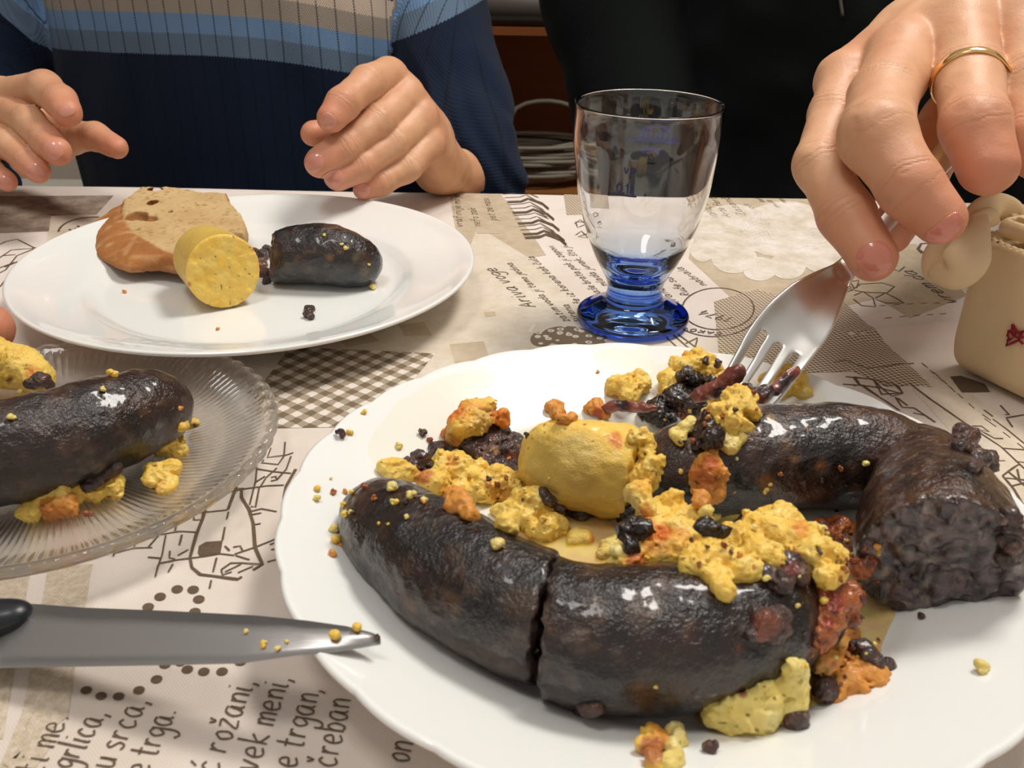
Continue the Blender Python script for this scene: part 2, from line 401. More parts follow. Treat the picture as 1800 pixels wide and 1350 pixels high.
for y, dz in prof:
    z = cz(xs, np.full_like(xs, y))
    if dz is not None: z = T+dz+0*xs; yy = y+0.006*np.sin(xs*40)*min(1, -dz*8)
    else: yy = y+0*xs
    V.append(np.stack([xs, yy, z], -1))
V = np.concatenate(V); nx = len(xs)
Fc = [(j*nx+i, j*nx+i+1, (j+1)*nx+i+1, (j+1)*nx+i) for j in range(len(prof)-1) for i in range(nx-1)]
cloth = mesh('tablecloth', V, Fc, M['cloth'], label='cream tablecloth printed with brown lettering, lace, gingham and map drawings', cat='tablecloth')
LIFT = 0.0002
def patch(name, px, mat, lift=LIFT, cell=0.006):
    A = np.array([G(x, y)[:2] for x, y in px]); ar = 0.5*sum(A[i][0]*A[(i+1) % len(A)][1]-A[(i+1) % len(A)][0]*A[i][1] for i in range(len(A)))
    if ar < 0: A = A[::-1]
    A[:, 1] = np.minimum(A[:, 1], EDGE-0.002); lo, hi = A.min(0), A.max(0)
    bm = bmesh.new(); bm.faces.new([bm.verts.new((x, y, 0)) for x, y in A])
    for ax in (0, 1):
        for c in np.arange(lo[ax]+cell, hi[ax]-1e-4, cell):
            co = [0, 0, 0]; no = [0, 0, 0]; co[ax] = c; no[ax] = 1
            bmesh.ops.bisect_plane(bm, geom=bm.verts[:]+bm.edges[:]+bm.faces[:], plane_co=co, plane_no=no)
    bmesh.ops.triangulate(bm, faces=[q for q in bm.faces if len(q.verts) > 4])
    bm.verts.index_update()
    V = np.array([v.co[:] for v in bm.verts]); Fc = [[v.index for v in q.verts] for q in bm.faces]; bm.free()
    V[:, 2] = cz(V[:, 0], V[:, 1])+lift
    return mesh(name, V, Fc, mat, cloth)
def ell(cx, cy, rx, ry, n=28, rot=0.0, wob=0):
    o = []
    for k in range(n):
        a = 2*PI*k/n; r = 1+wob*math.sin(5*a); x, y = rx*math.cos(a)*r, ry*math.sin(a)*r
        o.append((cx+x*math.cos(rot)-y*math.sin(rot), cy+x*math.sin(rot)+y*math.cos(rot)))
    return o
def ribbons(name, lines, width, mat, lift=0.00035, dash=None, parent=None, closed=False):
    """lines: world xy polylines -> flat ink strokes lying on the cloth"""
    V = []; Fc = []
    for L in lines:
        L = [np.asarray(q, float)[:2] for q in L]
        pts = [L[0]]
        for a, b in zip(L, L[1:]):
            n = max(1, int(np.linalg.norm(b-a)/0.004)); pts += [a+(b-a)*k/n for k in range(1, n+1)]
        if len(pts) < 2: continue
        segs = [pts]
        if dash: segs = [pts[i:i+2] for i in range(0, len(pts)-1, dash)]
        for pts in segs:
            base = len(V)
            for i, q in enumerate(pts):
                tt = pts[min(i+1, len(pts)-1)]-pts[max(i-1, 0)]; tt = tt/(np.linalg.norm(tt)+1e-9); nn = np.array([-tt[1], tt[0]])
                ww = width*0.5*(0.85+0.3*rng.rand())
                for sgn in (1, -1): V.append((*(q+sgn*ww*nn), 0))
            for i in range(len(pts)-1): k = base+2*i; Fc.append((k+1, k+3, k+2, k))
    V = np.array(V); V[:, 1] = np.minimum(V[:, 1], EDGE-0.002); V[:, 2] = cz(V[:, 0], V[:, 1])+lift
    return mesh(name, V, Fc, mat, cloth, kind='stuff' if name != 'handwritten_line' and len(lines) > 1 else None)
def pxl(*pts): return [G(x, y)[:2] for x, y in pts]

# one-line handwriting, x-height 1, ascender 1.8
GL = {
 'a': [[(.8, 1), (.3, 1), (0, .5), (.25, 0), (.6, .15), (.8, .9), (.78, .2), (1, 0)]], 'b': [[(.1, 1.8), (.05, 0)], [(.05, .6), (.4, 1), (.75, .6), (.5, 0), (.05, .1)]],
 'c': [[(.75, .85), (.4, 1), (.05, .5), (.3, 0), (.8, .15)]], 'd': [[(.75, .8), (.35, 1), (0, .5), (.3, 0), (.75, .3)], [(.85, 1.8), (.75, 0)]],
 'e': [[(.05, .45), (.7, .6), (.55, 1), (.2, .95), (.0, .45), (.25, 0), (.8, .15)]], 'f': [[(.8, 1.7), (.45, 1.7), (.3, 1), (.2, -.3)], [(0, .95), (.7, .95)]],
 'g': [[(.8, .85), (.35, 1), (0, .6), (.3, .15), (.75, .5)], [(.8, 1), (.75, -.4), (.35, -.8), (0, -.55)]], 'h': [[(.1, 1.8), (.05, 0)], [(.05, .6), (.4, 1), (.7, .7), (.7, 0)]],
 'i': [[(.15, 1), (.1, .1), (.3, 0)], [(.2, 1.4), (.22, 1.5)]], 'j': [[(.4, 1), (.35, -.4), (0, -.75)], [(.42, 1.4), (.44, 1.5)]],
 'k': [[(.1, 1.8), (.05, 0)], [(.7, 1), (.1, .5), (.75, 0)]], 'l': [[(.15, 1.8), (.1, .1), (.3, 0)]],
 'm': [[(.05, 1), (.05, 0)], [(.05, .7), (.3, 1), (.5, .8), (.5, 0)], [(.5, .7), (.8, 1), (1, .8), (1, 0)]], 'n': [[(.05, 1), (.05, 0)], [(.05, .65), (.4, 1), (.7, .8), (.72, 0)]],
 'o': [[(.4, 1), (.05, .6), (.3, 0), (.7, .3), (.6, .9), (.35, 1)]], 'p': [[(.1, 1), (.0, -.8)], [(.08, .7), (.5, 1), (.75, .6), (.4, .05), (.08, .2)]],
 'r': [[(.1, 1), (.05, 0)], [(.07, .55), (.35, .95), (.65, .9)]], 's': [[(.65, .9), (.3, 1), (.1, .75), (.6, .35), (.4, 0), (0, .1)]],
 't': [[(.35, 1.6), (.3, .1), (.6, 0)], [(0, 1), (.7, 1.02)]], 'u': [[(.05, 1), (.08, .2), (.35, 0), (.7, .3), (.72, 1), (.75, 0)]],
 'v': [[(0, 1), (.3, 0), (.7, 1)]], 'z': [[(.05, 1), (.7, 1), (.05, 0), (.75, .02)]], ',': [[(.15, .1), (.1, -.2), (0, -.35)]], '.': [[(.1, .0), (.13, .12)]],
 'A': [[(0, 0), (.5, 1.7), (.95, 0)], [(.2, .6), (.8, .6)]], 'R': [[(.1, 1.7), (.05, 0)], [(.08, 1.65), (.7, 1.5), (.6, .95), (.1, .8), (.8, 0)]], 'C': [[(.9, 1.4), (.5, 1.7), (.05, .9), (.4, 0), (.9, .25)]],
 'K': [[(.1, 1.7), (.1, 0)], [(.85, 1.7), (.15, .8), (.9, 0)]], 'O': [[(.5, 1.7), (.05, 1), (.3, 0), (.8, .3), (.8, 1.3), (.45, 1.7)]], 'V': [[(0, 1.7), (.45, 0), (.9, 1.7)]],
 'E': [[(.8, 1.7), (.1, 1.7), (.1, 0), (.8, 0)], [(.1, .85), (.7, .85)]], 'Z': [[(0, 1.7), (.85, 1.7), (0, 0), (.9, 0)]], 'T': [[(0, 1.7), (1, 1.7)], [(.5, 1.7), (.5, 0)]], 'P': [[(.1, 1.7), (.1, 0)], [(.1, 1.7), (.8, 1.5), (.7, .9), (.1, .8)]],
 '0': [[(.4, 1.7), (.05, 1.2), (.05, .4), (.4, 0), (.75, .5), (.75, 1.3), (.4, 1.7)]], '1': [[(.05, 1.3), (.4, 1.7), (.4, 0)]], '9': [[(.7, 1.2), (.4, .9), (.1, 1.2), (.4, 1.7), (.7, 1.4), (.6, 0)]],
 '7': [[(0, 1.7), (.75, 1.7), (.3, 0)]], '4': [[(.5, 1.7), (.0, .6), (.8, .6)], [(.6, 1.1), (.55, 0)]], '8': [[(.4, .9), (.1, 1.3), (.4, 1.7), (.7, 1.3), (.1, .4), (.4, 0), (.7, .4), (.4, .9)]],
}
for k, b in (('č', 'c'), ('ž', 'z'), ('š', 's')): GL[k] = GL[b]+[[(.2, 1.7), (.4, 1.35), (.6, 1.75)]]
GL['ć'] = GL['c']+[[(.3, 1.35), (.6, 1.75)]]
def crom(L, n=4):
    if len(L) < 3: return L
    A = [np.array(q, float) for q in L]; A = [2*A[0]-A[1]]+A+[2*A[-1]-A[-2]]; o = []
    for i in range(1, len(A)-2):
        for t in np.linspace(0, 1, n, endpoint=False):
            a, b, c, d = A[i-1:i+3]; o.append(0.5*(2*b+(c-a)*t+(2*a-5*b+4*c-d)*t*t+(3*b-a-3*c+d)*t**3))
    return o+[A[-2]]
def advance(ch): return 0.55 if ch == ' ' else max(x for s in GL[ch] for x, y in s)+0.33
def layout(s):
    out = []; x = 0
    for ch in s:
        if ch != ' ':
            for st in GL[ch]: out.append([(x+a, b) for a, b in (crom(st) if ch not in 'AKEZTV147' else st)])
        x += advance(ch)
    return out, x
def write(s, p0, p1, xh=None, wd=0.0005, mat='ink', slant=0.15):
    """text from picture point p0 to p1 along its baseline, lying on the cloth; xh metres"""
    a, b = G(*p0)[:2], G(*p1)[:2]; L, tot = layout(s); k = np.linalg.norm(b-a)/tot; u = (b-a)/np.linalg.norm(b-a); v = np.array([-u[1], u[0]])
    xh = xh or k*1.0
    return [[a+u*k*(x+slant*y)+v*xh*y for x, y in st] for st in L]
# areas of colour
patch('print_patch', [(85, 995), (165, 995), (140, 1120), (120, 1260), (0, 1350), (20, 1350), (50, 1200)], M['band'])
patch('print_patch', [(95, 1255), (45, 1240), (-30, 1420), (10, 1420), (85, 1320)], M['band'])
patch('print_patch', [(-40, 1012), (55, 1000), (40, 1090), (-20, 1100)], M['band'])
patch('print_patch', [(-20, 1160), (28, 1160), (5, 1300), (-40, 1300)], M['band'])
patch('print_patch', [(510, 612), (765, 622), (690, 715), (665, 752), (440, 756), (452, 690)], M['gingham'])
patch('print_patch', [(420, 600), (690, 560), (850, 470), (1010, 620), (700, 690), (430, 640)], M['palewash'], LIFT*0.5)
patch('print_patch', [(840, 400), (955, 470), (1075, 600), (880, 640), (800, 500)], M['palewash'], LIFT*0.6)
patch('print_patch', [(790, 342), (880, 342), (940, 420), (960, 450), (830, 470), (800, 400)], M['taupe'], LIFT*0.45)
patch('print_patch', [(855, 378), (868, 378), (880, 412), (838, 412), (832, 378)], M['taupe'], LIFT*1.2)
patch('print_patch', [(990, 338), (1052, 338), (1060, 378), (996, 379)], M['burlap'])
patch('print_patch', [(1240, 344), (1500, 344), (1560, 520), (1400, 560), (1290, 530), (1210, 455)], M['taupe'], LIFT*0.45)
patch('print_patch', [(1255, 532), (1330, 510), (1430, 540), (1330, 700), (1270, 700)], M['burlap'], LIFT*1.3)
patch('print_patch', [(1380, 640), (1480, 530), (1498, 545), (1637, 687), (1560, 684), (1500, 655), (1400, 658)], M['burlap'], LIFT*1.3)
for e in [(1290, 405, 75, 45), (1380, 405, 80, 50), (1290, 455, 40, 27), (1335, 475, 30, 20), (1385, 468, 32, 24), (1440, 440, 40, 40), (1235, 440, 22, 22)]:
    patch('print_patch', ell(*e), M['flower'], LIFT*1.4)
for e in [(1000, 592, 48, 17, 24, 0.06), (952, 598, 20, 12, 16, 0), (1050, 598, 18, 9, 16, 0)]:
    patch('print_patch', ell(*e), M['lace'], LIFT*2.1)
patch('print_patch', [(-60, 345), (200, 345), (170, 378), (90, 380), (86, 407), (-60, 412)], M['dark_wash'])
patch('print_patch', [(86, 381), (220, 372), (230, 400), (60, 460), (82, 430)], M['palewash'], LIFT*0.5)
patch('print_patch', [(1480, 430), (1610, 430), (1700, 520), (1600, 560), (1470, 480)], M['taupe'], LIFT*0.4)
patch('print_patch', [(1670, 664), (1688, 662), (1730, 676), (1740, 690), (1690, 692)], M['ink'], LIFT*2)
patch('print_patch', [(1600, 690), (1660, 650), (1900, 860), (1900, 960), (1740, 840)], M['palewash'], LIFT*0.5)
for q in [[(590, 592), (640, 580), (668, 600), (610, 612)], [(700, 572), (745, 566), (760, 590), (712, 592)], [(790, 606), (850, 600), (865, 640), (800, 640)], [(850, 549), (870, 548), (872, 556), (854, 558)]]:
    patch('print_patch', q, M['taupe'], LIFT*0.9)
# lace border of bars and zigzags
LZ = []
for k in range(13):
    x0, y0 = 884+k*3.1, 343+k*6.3
    LZ.append(pxl((x0, y0), (x0+26, y0-2+(k % 3)), (x0+38, y0-5), (x0+62, y0+6+(k % 2)*3)))
for k in (2, 5, 8, 11, 12):
    x0, y0 = 886+k*3.1, 343+k*6.3
    for q in range(4): LZ.append(pxl((x0, y0+q), (x0+24, y0-1+q), (x0+36, y0-6+q), (x0+60, y0+2+q), (x0+72, y0+12+q)))
patch_l = ribbons('lace_border_print', LZ, 0.0011, M['ink'])
# lettering
for s, a, b, xh in [('ti me.', (72, 1362), (124, 1258), .0048), ('grlica,', (128, 1352), (190, 1254), .0048), ('u srca,', (198, 1352), (262, 1232), .0048), ('e trga.', (260, 1362), (312, 1250), .0048),
                    ('ć rožani,', (382, 1362), (450, 1199), .0048), ('vek meni,', (452, 1358), (512, 1193), .0048), ('e trgan,', (520, 1352), (565, 1213), .0048), ('čreban', (590, 1352), (618, 1230), .0048), ('on', (718, 1345), (728, 1306), .0048)]:
    ribbons('handwritten_line', write(s, a, b, xh), 0.0006, M['ink'])
W2 = []
for s, a, b, xh in [('nabrala', (1243, 503), (1196, 470), .0032), ('Ruže su mi', (1214, 521), (1168, 478), .0034), ('strane,', (1200, 540), (1160, 504), .003),
                    ('mlada junak, što ji', (1069, 504), (996, 433), .003), ('naše brata pak ji zapovi', (1060, 521), (971, 433), .003), ('ruže iz korena kak čula', (1035, 545), (936, 451), .003),
                    ('sirena', (1020, 567), (998, 535), .0028), ('zatim voda ji tamo jedina', (1002, 566), (898, 462), .0028),
                    ('vrafinije moje', (813, 400), (807, 343), .0034), ('nefo zak', (845, 399), (835, 366), .0034), ('pet ze nasi', (873, 389), (858, 349), .0034),
                    ('VOPAČ vem', (1264, 384), (1237, 350), .0030), ('Arte fert', (1284, 382), (1257, 347), .0034), ('Zasanč', (1311, 379), (1279, 347), .0036), ('oli', (1327, 368), (1312, 358), .003),
                    ('kosta', (1345, 356), (1330, 346), .0026), ('mus', (1372, 366), (1352, 352), .0026), ('nane', (1383, 358), (1372, 347), .0026), ('neb', (1688, 503), (1666, 491), .0032)] :
    if 'Č' in s: s = s.replace('Č', 'C')
    W2 += write(s, a, b, xh)
ribbons('small_text_print', W2, 0.00055, M['ink'])
W3 = write('Ariva voge', (942, 540), (868, 470), .0052)+write('vrem da', (1684, 533), (1600, 474), .0055)+write('1974', (1292, 562), (1234, 546), .0048)+write('CAKOVEC', (1270, 588), (1172, 574), .0022)
ribbons('large_text_print', W3, 0.0008, M['ink'])
# stamp
ring_ = lambda cx, cy, rx, ry, a0, a1, n=40: [G(cx+rx*math.cos(a0+(a1-a0)*k/n), cy+ry*math.sin(a0+(a1-a0)*k/n))[:2] for k in range(n+1)]
ribbons('round_stamp_print', [ring_(1262, 545, 63, 37, 0, 2*PI), ring_(1255, 548, 78, 46, 0.25, PI-0.3), pxl((1192, 590), (1230, 618)), pxl((1180, 588), (1215, 618)), pxl((1168, 592), (1196, 618)), pxl((1205, 606), (1226, 596), (1222, 612))], 0.0009, M['ink'])
ribbons('round_stamp_print', [ring_(165, 410, 62, 27, PI*1.02, PI*1.55), pxl((122, 404), (128, 408), (134, 402)), pxl((137, 398), (142, 403), (156, 396))], 0.0016, M['ink'])
# dotted scroll
for x, y in [(261, 1069), (282, 1051), (312, 1038), (340, 1039), (350, 1056), (343, 1078), (291, 1170), (318, 1166), (330, 1179), (359, 1183), (391, 1183), (423, 1166), (276, 1196), (245, 1215), (209, 1226), (178, 1225), (152, 1215), (330, 1100), (310, 1130)]:
    patch('printed_dot', ell(x, y, 10.5, 7.0, 14, -0.15), M['ink'], LIFT*1.5)
# map and street drawing
sc = lambda *p: pxl(*[(180+x/4.82, 780+y/4.82) for x, y in p])
thick = [sc((880, 540), (850, 650), (800, 780), (770, 880), (745, 980), (760, 1060), (830, 1120), (950, 1135), (1150, 1165), (1185, 1145)), sc((1140, 380), (1110, 450), (1065, 570)), sc((1180, 395), (1180, 470), (1245, 570), (1280, 690), (1295, 890), (1360, 1050), (1280, 1095)), sc((1640, 230), (1560, 370), (1540, 460), (1540, 640))]
thin = [sc((100, 980), (110, 890)), sc((110, 945), (270, 915), (430, 915)), sc((275, 905), (300, 830), (450, 825)), sc((430, 780), (520, 800), (660, 770), (790, 765)), sc((400, 910), (480, 810)), sc((640, 660), (620, 770)), sc((545, 810), (510, 960), (470, 1060), (450, 1140)),
        sc((390, 985), (500, 985)), sc((490, 1025), (640, 995), (880, 965), (1000, 945), (1120, 960)), sc((680, 800), (655, 880)), sc((575, 925), (570, 980), (620, 990)), sc((770, 600), (780, 660), (830, 655)), sc((770, 605), (900, 590), (1060, 575)), sc((1040, 430), (1180, 400), (1400, 370), (1540, 365)),
        sc((1120, 950), (1300, 890), (1400, 850), (1500, 810)), sc((1150, 395), (1200, 390)), sc((1250, 590), (1350, 565), (1480, 590)), sc((1270, 615), (1350, 600)), sc((1290, 700), (1345, 690)), sc((1310, 215), (1300, 330), (1250, 530)), sc((1330, 390), (1300, 550), (1260, 545)), sc((1300, 225), (1450, 250), (1600, 265)),
        sc((1430, 50), (1400, 130), (1560, 110), (1620, 90)), sc((1370, 150), (1350, 175), (1490, 190), (1540, 120), (1550, 0)), sc((1480, 220), (1390, 300), (1340, 380)), sc((1600, 120), (1560, 230), (1480, 320)), sc((1430, 300), (1470, 290), (1480, 320), (1430, 330)), sc((1300, 340), (1380, 290)),
        sc((1010, 1080), (1090, 1025), (1180, 1025), (1360, 1050)), sc((1010, 1080), (1020, 1125), (1100, 1100)), sc((1040, 1100), (1180, 1035)), sc((1150, 1110), (1280, 1060)), sc((1420, 870), (1500, 840)), sc((1430, 915), (1500, 900)), sc((1110, 890), (1170, 880), (1190, 920))]
ribbons('map_drawing_print', thick, 0.0012, M['ink']); ribbons('map_drawing_print', thin, 0.0007, M['ink'])
patch('print_patch', [(348, 975), (350, 962), (362, 955), (392, 953), (388, 974), (352, 980)], M['ink'], LIFT*1.2)
ribbons('dotted_line_print', [sc((1070, 590), (1040, 720), (1020, 830)), sc((970, 980), (940, 1100), (910, 1240)), sc((1040, 880), (1080, 920)), sc((1130, 960), (1250, 1000), (1400, 1030), (1500, 1000)), sc((600, 1030), (560, 1100)), sc((640, 960), (730, 910))], 0.0007, M['ink'], dash=2)
# drawings at the right
rc = lambda *p: pxl(*[(1500+x/5.193, 640+y/5.193) for x, y in p])
lc = lambda *p: pxl(*[(1450+x/4.5, 400+y/4.5) for x, y in p])
ribbons('line_drawing_print', [rc((0, 130), (180, 155), (260, 240), (440, 295), (350, 310), (260, 240)), rc((0, 210), (60, 200), (180, 280), (320, 370), (420, 440)), rc((0, 140), (50, 200), (250, 235)), rc((180, 155), (260, 295)), rc((270, 210), (400, 225), (445, 295)), rc((380, 320), (440, 410), (550, 425)), rc((400, 330), (490, 400)),
    rc((500, 215), (700, 370), (1000, 580), (1340, 800), (1558, 1010)), rc((550, 425), (740, 560)), rc((1070, 610), (1160, 600), (1230, 650), (1130, 640), (1280, 715), (1360, 705)), rc((1340, 385), (1420, 470), (1380, 470)), rc((1390, 500), (1558, 470)), rc((1400, 510), (1450, 585)), rc((1190, 430), (1270, 490)), rc((1270, 515), (1400, 610), (1558, 740)),
    rc((1340, 810), (1558, 800)), rc((1350, 1060), (1440, 1000), (1500, 960), (1558, 1010)), rc((1380, 1080), (1558, 1110)), rc((1350, 1060), (1460, 1180), (1530, 1280), (1600, 1360)), rc((1400, 1030), (1558, 1160)), rc((1430, 1150), (1558, 1130)), rc((1480, 1010), (1500, 1100)),
    lc((160, 1190), (350, 1210), (540, 1260), (610, 1330), (450, 1330)), lc((240, 1200), (280, 1260), (450, 1280)), lc((140, 1250), (300, 1260), (420, 1345)), lc((60, 1080), (160, 1060), (330, 1130), (500, 1130), (700, 1090)),
    lc((210, 500), (280, 450), (450, 440), (550, 470), (490, 520), (330, 515), (230, 500)), lc((230, 540), (300, 510), (380, 560), (400, 630), (290, 620), (225, 570)), lc((400, 560), (480, 520), (560, 560), (625, 600), (480, 600), (400, 570)),
    lc((200, 430), (270, 420), (250, 480)), lc((160, 440), (210, 480)), lc((190, 420), (230, 480)), lc((150, 480), (210, 490)), lc((170, 510), (215, 500))], 0.0008, M['ink'])
ribbons('dotted_line_print', [rc((620, 0), (900, 240), (1100, 420), (1250, 530)), lc((770, 1085), (900, 1190), (1060, 1345)), lc((430, 620), (700, 605), (1020, 595)), lc((470, 720), (700, 700), (1010, 680)), rc((1280, 930), (1558, 935)), rc((1190, 515), (1300, 590), (1558, 790)), rc((540, 465), (740, 520))], 0.0005, M['ink'], dash=2)
ribbons('chain_print', [lc((860, 130), (760, 135), (735, 180), (780, 205), (850, 180)), lc((800, 245), (850, 200)), lc((730, 170), (750, 195), (770, 210))], 0.0018, M['ink'])
ribbons('sketch_print', [pxl((-20, 440), (10, 425), (30, 421), (60, 436), (66, 437)), pxl((-10, 460), (20, 440), (60, 437)), pxl((-20, 490), (10, 475), (30, 450), (60, 438)), pxl((0, 505), (20, 480), (45, 455)), pxl((-10, 475), (30, 460), (30, 468)), pxl((5, 450), (28, 448)), pxl((8, 470), (28, 462)),
    pxl((1668, 330), (1700, 338), (1720, 350)), pxl((1690, 322), (1790, 345), (1760, 352)), pxl((1780, 350), (1800, 345)), pxl((1560, 470), (1580, 478), (1590, 470)),
    pxl((1010, 395), (1020, 388), (1030, 396), (1015, 402), (1012, 392), (1032, 392)), pxl((1012, 415), (1022, 408), (1034, 420), (1016, 418), (1034, 412))], 0.0009, M['ink'])

# ------------------------------------------------------------------ furniture behind
SY = 1.45
def shelf_z(py): return PY(930, py, SY)[2]
cx0 = -0.42
t = thing('shelf_unit', (0.1, SY+0.2, 0), 'brown wooden shelf unit behind the two diners', 'shelf')
zl, zt, ztop = shelf_z(338), shelf_z(64), shelf_z(50)
for nme, c, s, mt in [('back_panel', (0.28, SY+0.34, (zl+zt)/2), (1.14, 0.012, zt-zl), 'wood'), ('shelf_board', (0.28, SY+0.17, zl-0.012), (1.14, 0.34, 0.022), 'wood'), ('shelf_board', (0.28, SY+0.17, (zt+ztop)/2+0.001), (1.14, 0.34, ztop-zt), 'orangewood'),
                      ('side_panel', (-0.30, SY+0.17, 0.45), (0.018, 0.35, 0.9), 'wood'), ('side_panel', (0.86, SY+0.17, 0.45), (0.018, 0.35, 0.9), 'wood'), ('plinth', (0.28, SY+0.2, 0.04), (1.14, 0.28, 0.08), 'wood')]:
    V, f = boxm(c, s); mesh(nme, V, f, M[mt], t, smooth=False)
z0 = ztop+0.001
V, f = boxm((0.03, SY+0.125, z0+0.028), (0.42, 0.24, 0.055), 0, 0.006)
t = thing('grey_device', (0.03, SY+0.125, z0), 'flat grey metal case on the upper shelf board', 'box'); mesh('case', V, f, M['greymetal'], t)
V, f = boxm((0.03, SY+0.004, z0+0.012), (0.40, 0.004, 0.005)); mesh('trim_strip', V, f, M['darkgrey'], t, smooth=False)
V, f = boxm((0.03, SY+0.115, z0+0.0635), (0.36, 0.2, 0.014), 0, 0.003); mesh('rubber_mat', V, f, M['darkgrey'], label='dark mat lying between the grey case and the papers', cat='mat')
V, f = boxm((0.02, SY+0.112, z0+0.0835), (0.34, 0.2, 0.024)); mesh('paper_stack', V, f, M['paper'], label='stack of cream papers on top of the grey case', cat='papers', smooth=False)
# coil of grey cable
pts = []; cc = np.array([0.02, SY+0.085, zl])
for k in range(560):
    a = k*2*PI/40; r = 0.085+0.012*math.sin(k*0.13)+0.006*math.sin(k*0.41)
    pts.append(cc+np.array([1.25*r*math.cos(a), 0.72*r*math.sin(a), 0.006+0.0040*(k/40)+0.004*abs(math.sin(k*0.07))]))
top = pts[-1]
for q in [(905, 268), (896, 225), (908, 190), (945, 178), (985, 180), (1010, 195), (1020, 250), (1012, 320)]: pts.append(PY(q[0], q[1], SY+0.06))
pts = [q for q, r in smooth_path([(p, 1) for p in pts], 2)]
V, f = tube(pts, 0.0036, 7); mesh('cable_coil', V, f, M['cable'], label='coil of grey cable with one loose loop lying on the lower shelf', cat='cable')
t = thing('white_cabinet', (-0.78, 1.5, 0), 'low white cabinet standing behind the striped sweater at the far left', 'cabinet')
V, f = boxm((-0.78, 1.5, 0.25), (0.36, 0.3, 0.50), 0, 0.004); mesh('body', V, f, M['whitewood'], t, smooth=False)
for k in (0, 1):
    V, f = boxm((-0.78, 1.345, 0.13+k*0.23), (0.33, 0.012, 0.22), 0, 0.003); mesh('drawer', V, f, M['whitewood'], t, smooth=False)

# ------------------------------------------------------------------ plates
K = 1.105
def plate_profile(R, H, rin, foot, th=0.0028):
    up = [(0, .0060), (rin*.55, .0060), (rin*.86, .0062), (rin*.94, .0075), (rin*1.0, .0105), (rin*1.06, .0130), (R*.90, H-.0045), (R*.965, H-.0012), (R*.99, H), (R, H-.0006)]
    dn = [(R, H-.0018), (R*.985, H-.0030), (R*.90, H-.0078), (rin*1.06, .0098), (rin*1.0, .0062), (foot+.004, .0026), (foot+.002, .0), (foot-.002, .0), (foot-.004, .0024), (0, .0026)]
    q = [(np.array([r, z, 0]), 0) for r, z in up]
    q = smooth_path(q, 4); return [(float(a[0]), float(a[1])) for a, _ in q]+dn
def plate_z(prof, r):
    up = [(a, b) for a, b in prof if b >= 0][:37]
    return float(np.interp(r, [a for a, b in up], [b for a, b in up]))
PF = (-0.13702*K, 0.46020*K, 0.11621*K); PM = (0.04508*K, 0.24080*K, 0.11459*K); PG = (-0.16664*K, 0.28742*K, 0.08049*K)
zt_ = T+0.0015
prof_far = plate_profile(PF[2], .021*K, PF[2]*.70, PF[2]*.55)
V, f = lathe(prof_far, 160, cx=PF[0], cy=PF[1], cz=zt_)
mesh('dinner_plate', V, f, M['china'], label='smooth round white plate holding the bread slice', cat='plate')
NS = 28
def scal(r, z, a):
    q = max(0, (r-PM[2]*.80)/(PM[2]*.2)); q = q*q
    c = abs(math.cos(a*NS/2))**0.8; big = 0.5+0.5*math.cos(a*NS/2*0+a*8)
    return r*(1+q*(0.009*(c-0.5))), z+q*0.0006*(c-0.5)
prof_main = plate_profile(PM[2], .024*K, PM[2]*.68, PM[2]*.5)
V, f = lathe(prof_main, 640, scal, cx=PM[0], cy=PM[1], cz=zt_)
mesh('dinner_plate', V, f, M['china'], label='large scalloped white plate of blood sausages in the foreground', cat='plate')
def farz(x, y): return zt_+plate_z(prof_far, math.hypot(x-PF[0], y-PF[1]))
def mainz(x, y): return zt_+plate_z(prof_main, math.hypot(x-PM[0], y-PM[1]))
# ribbed pressed glass plate
R = PG[2]
gp = [(0, .0045), (R*.30, .0045), (R*.55, .0052), (R*.75, .0085), (R*.88, .0125), (R*.93, .0150), (R*.955, .0170), (R*.985, .0178), (R*1.0, .0165), (R*.998, .0142), (R*.97, .0128), (R*.93, .0112), (R*.86, .0090), (R*.75, .0055), (R*.55, .0020), (R*.34, .0005), (R*.30, 0), (R*.28, .0010), (0, .0012)]
def ribs(r, z, a):
    q = min(1, max(0, (r/R-0.22)/0.2))*(1 if r < R*.9 else max(0, 1-(r/R-.9)/.04))
    s_ = 0.0009*q*abs(math.sin(a*75))**1.2 if z > .0012 and z >= np.interp(r, [0, R*.55, R*.88], [.004, .0045, .0115])-1e-9 else 0
    e = max(0, (r/R-.93)/.07); c = abs(math.cos(a*30))
    return r*(1+.014*e*(c-.5)), z+s_+0.0009*e*(c-.5)
gp2 = [(float(a[0]), float(a[1])) for a, _ in smooth_path([(np.array([r, z, 0]), 0) for r, z in gp], 2)]
gp2 = [(max(r, 0), z) for r, z in gp2]
V, f = lathe(gp2, 1200, ribs, cx=PG[0], cy=PG[1], cz=zt_)
mesh('glass_plate', V, f, M['glass'], label='clear ribbed glass plate with scalloped beaded edge at the left', cat='plate')
def glassz(x, y): return zt_+float(np.interp(math.hypot(x-PG[0], y-PG[1])/R, [0, .3, .55, .75, .88, .93, 1], [.0045, .0045, .0052, .0085, .0125, .0150, .0178]))+0.0004

